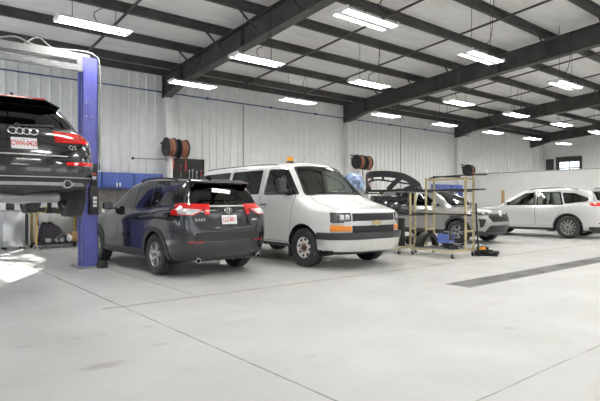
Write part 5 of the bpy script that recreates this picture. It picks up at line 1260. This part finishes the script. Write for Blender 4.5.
t = thing('swing_arm', 'thin grey swing arm with a knob fixed beside the left white column', 'bracket', (7.52, 16.42, 2.78))
bm = B(); rod(bm, (0, 0, 0), (-1.18, -.12, -.03), .018, 8); obj('tube', bm, 'gray_metal', t)
bm = B(); bmesh.ops.create_uvsphere(bm, u_segments=12, v_segments=8, radius=.045, matrix=M.Translation((-1.19, -.12, -.03))); obj('knob', bm, 'black_plastic', t)
bm = B(); box(bm, (.02, .0, 0), (.06, .06, .14), bev=.01); obj('mount', bm, 'gray_metal', t)

# hose reels hanging off the white columns
def reel(x, z, label, nozzle, colx, y=16.07):
    t = thing('hose_reel', label, 'hose reel', (x, y, z), 0, 'hose reels on the white columns')
    for s in (-1, 1):
        bm = B(); lathe(bm, [(0, 0), (.31, 0), (.325, .012), (.33, .03), (.31, .03), (.10, .02), (0, .02)], M.Translation((s*.135-(.015), 0, 0)) @ M.Rotation(-PI/2, 4, 'Z'), 32)
        for k in range(4): a = k*PI/4; bar(bm, (s*.135, -.30*math.cos(a), -.30*math.sin(a)), (s*.135, .30*math.cos(a), .30*math.sin(a)), .035, .012, (1, 0, 0))
        obj('flange', bm, 'black_metal', t)
    bm = B()
    for k in range(6):
        xx = -.095+.038*k; path(bm, [V((xx, .275*math.cos(2*PI*i/28), .275*math.sin(2*PI*i/28))) for i in range(28)], .021, 7, closed=True)
    lathe(bm, [(0, -.12), (.265, -.12), (.265, .12), (0, .12)], M.Rotation(-PI/2, 4, 'Z'), 24)
    h = obj('hose', bm, 'hose_orange', t)
    bm = B(); rod(bm, (-.20, 0, 0), (.17, 0, 0), .045, 14); rod(bm, (-.24, 0, 0), (-.18, 0, 0), .07, 14); obj('hub', bm, 'black_metal', t)
    bm = B(); bar(bm, (-.18, .0, 0), (-.18, .22, .16), .05, .02); bar(bm, (-.18, .22, .16), (.0, .335, .16), .05, .03); bar(bm, (-.16, .350, .16), (.16, .350, .16), .05, .06); (bar(bm, (-.03, .350, .17), (-.03, .350, .33), .05, .04, (1, 0, 0)), bar(bm, (0, .352, .33), (colx-x, .352, .33), .05, .05)) if abs(colx-x) > .2 else None; obj('bracket', bm, 'black_metal', t)
    bm = B(); path(bm, smooth_path([(.03, -.27, -.08), (.03, -.255, -.26), (.02, -.24, -.42), (.03, -.235, -nozzle)], 5), .018, 7); obj('hose_tail', bm, 'hose_orange', t)
    bm = B(); rod(bm, (.03, -.235, -nozzle), (.03, -.235, -nozzle-.30), .028, 8, .016); obj('nozzle', bm, 'red_tool', t)
    return t
reel(7.50, 3.17, 'left reel of the pair of brown hose reels above the tool board', .45, 7.68); reel(7.95, 3.14, 'right reel of the pair of brown hose reels above the tool board', .50, 7.68)
reel(16.62, 3.11, 'left reel of the pair of hose reels behind the white van', .62, 16.46); reel(17.10, 3.09, 'right reel of the pair of hose reels behind the white van', .75, 16.46)
reel(25.45, 3.06, 'single hose reel on the column behind the silver SUV', .30, 25.24)

# ------------------------------------------------------------------ cabinet with the blue-white sack behind the van
t = thing('steel_cabinet', 'tall grey steel cabinet behind the van under the blue sack', 'cabinet', (15.12, 14.75, 0))
bm = B(); bb(bm, -.45, .45, -.25, .25, .05, 1.80, .01); obj('body', bm, 'gray_metal', t)
for s in (-1, 1):
    bm = B(); bb(bm, s*.225-.215, s*.225+.215, -.272, -.252, .12, 1.74, .006); d = obj('door', bm, 'gray_metal', t)
    bm = B(); rod(bm, (s*.04, -.29, .85), (s*.04, -.29, 1.05), .01, 8); box(bm, (s*.04, -.28, .85), (.02, .03, .02)); box(bm, (s*.04, -.28, 1.05), (.02, .03, .02)); obj('handle', bm, 'steel', d)
bm = B(); bb(bm, -.42, .42, -.22, .22, 0, .05); obj('plinth', bm, 'black_metal', t, smooth=0)
bm = B(); bmesh.ops.create_icosphere(bm, subdivisions=4, radius=1)
for v in bm.verts:
    p = v.co.copy(); k = 1+.07*math.sin(5*p.x+2)*math.cos(4*p.z)+.05*math.sin(11*p.z+6*p.y)+.03*math.sin(17*p.x-9*p.y)
    v.co = V((p.x*.46*k-.10*p.z, p.y*.30*k, max(.0, p.z*.39*k+.34)))
tag(obj('plastic_sack', bm, 'bag', loc=(15.02, 14.72, 1.80), smooth=60), 'blue and white plastic sack bundled behind the van windshield', 'sack')
bm = B(); rod(bm, (0, 0, 0), (0, 0, 1.80), .075, 12); lathe(bm, [(0, 0), (.08, 0), (.06, .05), (0, .06)], M.Translation((0, 0, 1.80)) @ M.Rotation(PI/2, 4, 'X'), 12)
tag(obj('bollard', bm, 'wood', loc=(22.9, 12.62, 0)), 'tan post sticking up between the silver and pearl SUVs', 'post')

# ------------------------------------------------------------------ rolling parts carts
def caster(par, x, y):
    bm = B(); lathe(bm, [(0, -.018), (.05, -.018), (.055, -.01), (.055, .01), (.05, .018), (0, .018)], M.Translation((x, y, .055)), 16); c = obj('caster', bm, 'rubber', par)
    bm = B(); bb(bm, x-.03, x+.03, y-.028, y-.022, .05, .13); bb(bm, x-.03, x+.03, y+.022, y+.028, .05, .13); bb(bm, x-.04, x+.04, y-.035, y+.035, .125, .14); obj('fork', bm, 'steel', c, smooth=0)
ct = thing('parts_cart', 'tall yellow tube parts cart before the silver SUV', 'cart', (10.85, 7.55, 0))
for y in (-.58, .58):
    for x in (.06, .40):
        bm = B(); bb(bm, x-.021, x+.021, y-.021, y+.021, .14, 1.95); obj('post', bm, 'cart_yellow', ct, smooth=0)
    for z in (1.88, .60):
        bm = B(); bb(bm, .081, .379, y-.02, y+.02, z, z+.045); obj('rail', bm, 'cart_yellow', ct, smooth=0)
    bm = B(); bb(bm, -.55, .45, y-.02, y+.02, .14, .185); obj('base_rail', bm, 'cart_yellow', ct, smooth=0)
    for z in (1.02, 1.615):
        bm = B(); bb(bm, -.55, .06, y+.022, y+.052, z-.035, z); bb(bm, .0, .42, y+.022, y+.05, z-.035, z); obj('arm', bm, 'black_metal', ct, smooth=0)
    for x in (-.48, .38): caster(ct, x, y)
for x in (.06, .40):
    bm = B(); bb(bm, x-.018, x+.018, -.558, .558, 1.89, 1.925); obj('rail', bm, 'cart_yellow', ct, smooth=0)
bm = B(); bb(bm, .045, .075, -.558, .558, 1.03, 1.065); obj('rail', bm, 'cart_yellow', ct, smooth=0)
bm = B()
for x in (-.53, -.06, .43): bb(bm, x-.018, x+.018, -.56, .56, .145, .18)
obj('base_frame', bm, 'cart_yellow', ct, smooth=0)
bm = B()
for k in range(15): bb(bm, -.51, .41, -.54+k*.077-.005, -.54+k*.077+.005, .185, .195)
for k in range(5): bb(bm, -.50+k*.225-.005, -.50+k*.225+.005, -.55, .55, .195, .205)
obj('wire_deck', bm, 'gray_metal', ct, smooth=0)
c2 = thing('parts_cart', 'lower yellow parts cart standing beside the van nose', 'cart', (10.45, 8.95, 0))
for y in (-.55, .55):
    for x in (.16, .36):
        bm = B(); bb(bm, x-.021, x+.021, y-.021, y+.021, .14, 1.56); obj('post', bm, 'cart_yellow', c2, smooth=0)
    for z in (.98, .62):
        bm = B(); bb(bm, .18, .34, y-.02, y+.02, z, z+.04); obj('rail', bm, 'cart_yellow', c2, smooth=0)
    bm = B(); bb(bm, -.35, .42, y-.02, y+.02, .14, .185); obj('base_rail', bm, 'cart_yellow', c2, smooth=0)
    for z in (1.02, 1.58):
        bm = B(); bb(bm, -.35, .42, y+.022, y+.052, z-.035, z); obj('arm', bm, 'black_metal', c2, smooth=0)
    for x in (-.28, .36): caster(c2, x, y)
bm = B()
for x in (-.33, .40): bb(bm, x-.018, x+.018, -.53, .53, .145, .18)
obj('base_frame', bm, 'cart_yellow', c2, smooth=0)
bm = B()
for k in range(14): bb(bm, -.31, .38, -.51+k*.078-.005, -.51+k*.078+.005, .185, .195)
for k in range(4): bb(bm, -.30+k*.22-.005, -.30+k*.22+.005, -.53, .53, .195, .205)
obj('wire_deck', bm, 'gray_metal', c2, smooth=0)

# bumper covers carried by the carts
def bumper_shell(bm, outer, L, bend, th=.035):
    """outer: list of polylines [(s, z)], each a band (s along the part) with height; bent in plan"""
    for pts, h in outer:
        P = [V((bend*(s/L)**2*(1+.6*(s/L)**2), s, z)) for s, z in smooth2(pts)]
        for a, b in zip(P, P[1:]):
            e = (b-a).normalized()*.012; bar(bm, a-e, b+e, th, h, (0, 0, 1) if abs((b-a).normalized().z) < .8 else (1, 0, 0))
def smooth2(pts): return [(p.x, p.y) for p in smooth_path([V((a, b, 0)) for a, b in pts], 5)]
bm = B()
bumper_shell(bm, [([(-.93,.04),(-.86,.22),(-.66,.40),(-.36,.47),(0,.485),(.36,.47),(.66,.40),(.86,.22),(.93,.04)], .17), ([(-.92,.05),(-.5,.04),(0,.03),(.5,.04),(.92,.05)], .06),
  ([(-.80,.20),(-.45,.27),(0,.33),(.45,.27),(.80,.20)], .045), ([(-.62,.38),(-.48,.22),(-.34,.06)], .13), ([(.62,.38),(.48,.22),(.34,.06)], .13), ([(-.20,.46),(-.18,.30)], .06), ([(.20,.46),(.18,.30)], .06), ([(-.86,.2),(-.80,.12),(-.7,.05)], .14), ([(.86,.2),(.80,.12),(.7,.05)], .14)], .93, .42)
tag(obj('bumper_cover', bm, 'black_plastic', loc=(10.36, 9.32, 1.60), smooth=40), 'black open bumper cover lying on top of the lower parts cart', 'car part')
bm = B(); n = 28; rows = []
for j in range(9):
    z = .48*j/8; rows.append([V((.40*(abs(s)**2.6)-.05*math.sin(PI*j/8)-.16*(j/8)**2*(-1), s*.78*(1-.10*(j/8)**3), z)) for s in [(-1+2*i/n) for i in range(n+1)]])
A_ = [[bm.verts.new(p) for p in r] for r in rows]; Q_ = [[bm.verts.new(p+V((.02, 0, 0))) for p in r] for r in rows]
for j in range(8):
    for i in range(n):
        bm.faces.new((A_[j][i], A_[j][i+1], A_[j+1][i+1], A_[j+1][i])); bm.faces.new((Q_[j][i], Q_[j+1][i], Q_[j+1][i+1], Q_[j][i+1]))
    for i in (0, n): bm.faces.new((A_[j][i], A_[j+1][i], Q_[j+1][i], Q_[j][i]))
for j in (0, 8):
    for i in range(n): bm.faces.new((A_[j][i], A_[j][i+1], Q_[j][i+1], Q_[j][i]))
tag(obj('bumper_cover', bm, 'charcoal_paint', loc=(10.22, 9.2, 1.02), smooth=50), 'charcoal bumper cover standing on the middle arms of the lower cart', 'car part')
def molding(a, b, w, h, label, m='black_plastic', curve=.0):
    a = V(a); b = V(b); mid = (a+b)/2; bm = B(); pts = smooth_path([a, a.lerp(b, .3)+V((0, 0, curve)), a.lerp(b, .7)+V((0, 0, curve)), b], 4)
    for p, q in zip(pts, pts[1:]): bar(bm, p-mid-(q-p)*.06, q-mid+(q-p)*.06, w, h)
    return tag(obj('trim_molding', bm, m, loc=mid, smooth=30), label, 'car part')
molding((11.10, 6.75, 1.635), (10.85, 9.45, 1.635), .06, .035, 'longest black trim molding laid level across both parts carts')
molding((11.0, 6.90, 1.63), (11.0, 8.25, 1.63), .05, .025, 'shorter black trim molding lying beside the longest one on the tall cart')
molding((10.75, 6.75, 1.035), (10.75, 9.5, 1.035), .06, .03, 'black trim molding lying along the middle arms of both carts')
molding((11.42, 6.72, 2.0), (11.12, 8.15, 1.955), .07, .03, 'black molding slanting out over the top right end of the tall cart', curve=.02)
molding((11.02, 7.2, 1.95), (10.98, 7.95, 1.98), .07, .035, 'short black molding lying on the top rail of the tall cart')
molding((11.35, 6.72, 1.645), (11.28, 8.2, 1.62), .09, .03, 'broad black molding tilted at the right end of the tall cart')
molding((11.30, 6.86, .004), (11.275, 6.915, 1.30), .06, .035, 'black strip leaning upright against the right post of the tall cart')
# crate and parts on the deck
t = thing('plastic_crate', 'blue-ended crate with black parts on the tall cart deck', 'crate', (10.80, 7.45, .333), .25)
bm = B(); bb(bm, -.20, -.17, -.14, .14, 0, .21); bb(bm, .17, .20, -.14, .14, 0, .21); bb(bm, -.17, .17, -.14, -.12, 0, .05); bb(bm, -.17, .17, .12, .14, 0, .22); bb(bm, -.17, .17, -.12, .12, 0, .02); obj('shell', bm, 'crate_blue', t, smooth=0)
bm = B(); box(bm, (0, -.02, .12), (.30, .20, .19), bev=.04); box(bm, (.02, .0, .24), (.38, .12, .05), rot=.2, bev=.015); obj('contents', bm, 'black_plastic', t)
def lump(name, label, loc, size, m, seed, rz=0):
    r_ = random.Random(seed); bm = B()
    for k in range(7): box(bm, (r_.uniform(-.4, .4)*size[0], r_.uniform(-.3, .3)*size[1], size[2]*(.2+.09*k)), (size[0]*r_.uniform(.2, .55), size[1]*r_.uniform(.25, .6), size[2]*r_.uniform(.15, .4)), rot=r_.uniform(-.6, .6), bev=.012)
    mn = min(v.co.z for v in bm.verts)
    for v in bm.verts: v.co.z -= mn
    o = obj(name, bm, m, loc=loc); o.rotation_euler = (0, 0, rz); return tag(o, label, 'car part')
lump('bracket_bundle', 'flat heap of black brackets under the blue-ended crate', (10.80, 7.45, .206), (.50, .42, .125), 'black_plastic', 4, .25)
lump('bracket_bundle', 'heap of black brackets on the near end of the tall cart deck', (10.75, 7.08, .206), (.6, .16, .14), 'black_plastic', 3)
lump('bracket_bundle', 'heap of grey metal brackets on the lower cart deck', (10.50, 8.95, .206), (.34, .30, .14), 'gray_metal', 5)
lump('bracket_bundle', 'heap of dark brackets at the van end of the lower cart deck', (10.56, 9.28, .206), (.34, .3, .26), 'black_plastic', 9)
bm = B()  # ribbed black shell added to darken the lower cart area
for k in range(9):
    y0 = -.55+1.1*k/9; y1 = y0+1.1/9; f = lambda y: .18*(y/.55)**2
    for z0, z1 in ((0, .20), (.21, .46), (.47, .70)): prismZ(bm, [(f(y0)-.02*(z0 > 0)-.02*(z0 > .3), y0), (f(y1)-.02*(z0 > 0)-.02*(z0 > .3), y1), (f(y1)+.05, y1), (f(y0)+.05, y0)], z0, z1+.01)
tag(obj('bumper_cover', bm, 'black_plastic', loc=(10.16, 8.95, .206), smooth=30), 'black ribbed shell added to darken the lower cart wire deck', 'car part')
def liner(label, loc, rz, rad, w):  # black arch added to fill the dark area around the carts
    bm = B(); n = 18; P_ = [(rad*math.cos(R(a)), rad*math.sin(R(a))) for a in [180*i/n for i in range(n+1)]]; Q_ = [(x*.94, z*.94) for x, z in P_]
    prismY(bm, P_+Q_[::-1], -w/2, w/2); prismY(bm, [(x, z) for x, z in P_]+[(x*.72, z*.72) for x, z in P_][::-1], w/2-.02, w/2)
    o = obj('dark_arch_filler', bm, 'black_plastic', loc=loc, smooth=30); o.rotation_euler = (0, 0, rz); return tag(o, label, 'car part')
liner('larger black arch added as dark filler on the far end of the tall cart', (10.78, 8.0, .206), R(180), .36, .20)
liner('black arch added as dark filler on the lower cart next to its yellow posts', (10.66, 8.62, .206), R(184), .235, .24)
def lattice(label, loc, rz, sx, sy, nx, ny, m='black_plastic'):
    bm = B()
    for i in range(nx): x = -sx/2+sx*i/(nx-1); bb(bm, x-.012, x+.012, -sy/2, sy/2, 0, .035)
    for j in range(ny): y = -sy/2+sy*j/(ny-1); bb(bm, -sx/2-.012, sx/2+.012, y-.014, y+.014, .002, .045)
    o = obj('grille_panel', bm, m, loc=loc, smooth=0); o.rotation_euler = (0, 0, rz); return tag(o, label, 'car part')
lattice('bottom black lattice grille panel of the floor pile beside the tall cart', (11.85, 6.95, 0), .45, .75, .50, 9, 5)
lattice('middle black lattice grille panel of the floor pile beside the tall cart', (11.80, 6.98, .048), .15, .60, .42, 8, 5)
lattice('top black lattice grille panel of the floor pile beside the tall cart', (11.70, 7.0, .096), .85, .40, .34, 6, 4)
lattice('small tilted lattice panel lying across the black grille pile', (11.90, 7.10, .144), .4, .30, .26, 5, 4)
bm = B(); box(bm, (0, 0, .03), (.20, .09, .06), bev=.015); box(bm, (.04, 0, .07), (.06, .06, .05), bev=.012)
tag(obj('orange_bracket', bm, 'orange', loc=(11.56, 6.92, .142)), 'small orange bracket on top of the black grille pile', 'car part')

# second pearl vehicle, mostly outside the frame
o2 = dup(hl, (23.9, 8.75, 0), PI/2, 'larger white SUV at the right edge behind the pearl SUV'); o2.scale = (1.1, 1.1, 1.1)
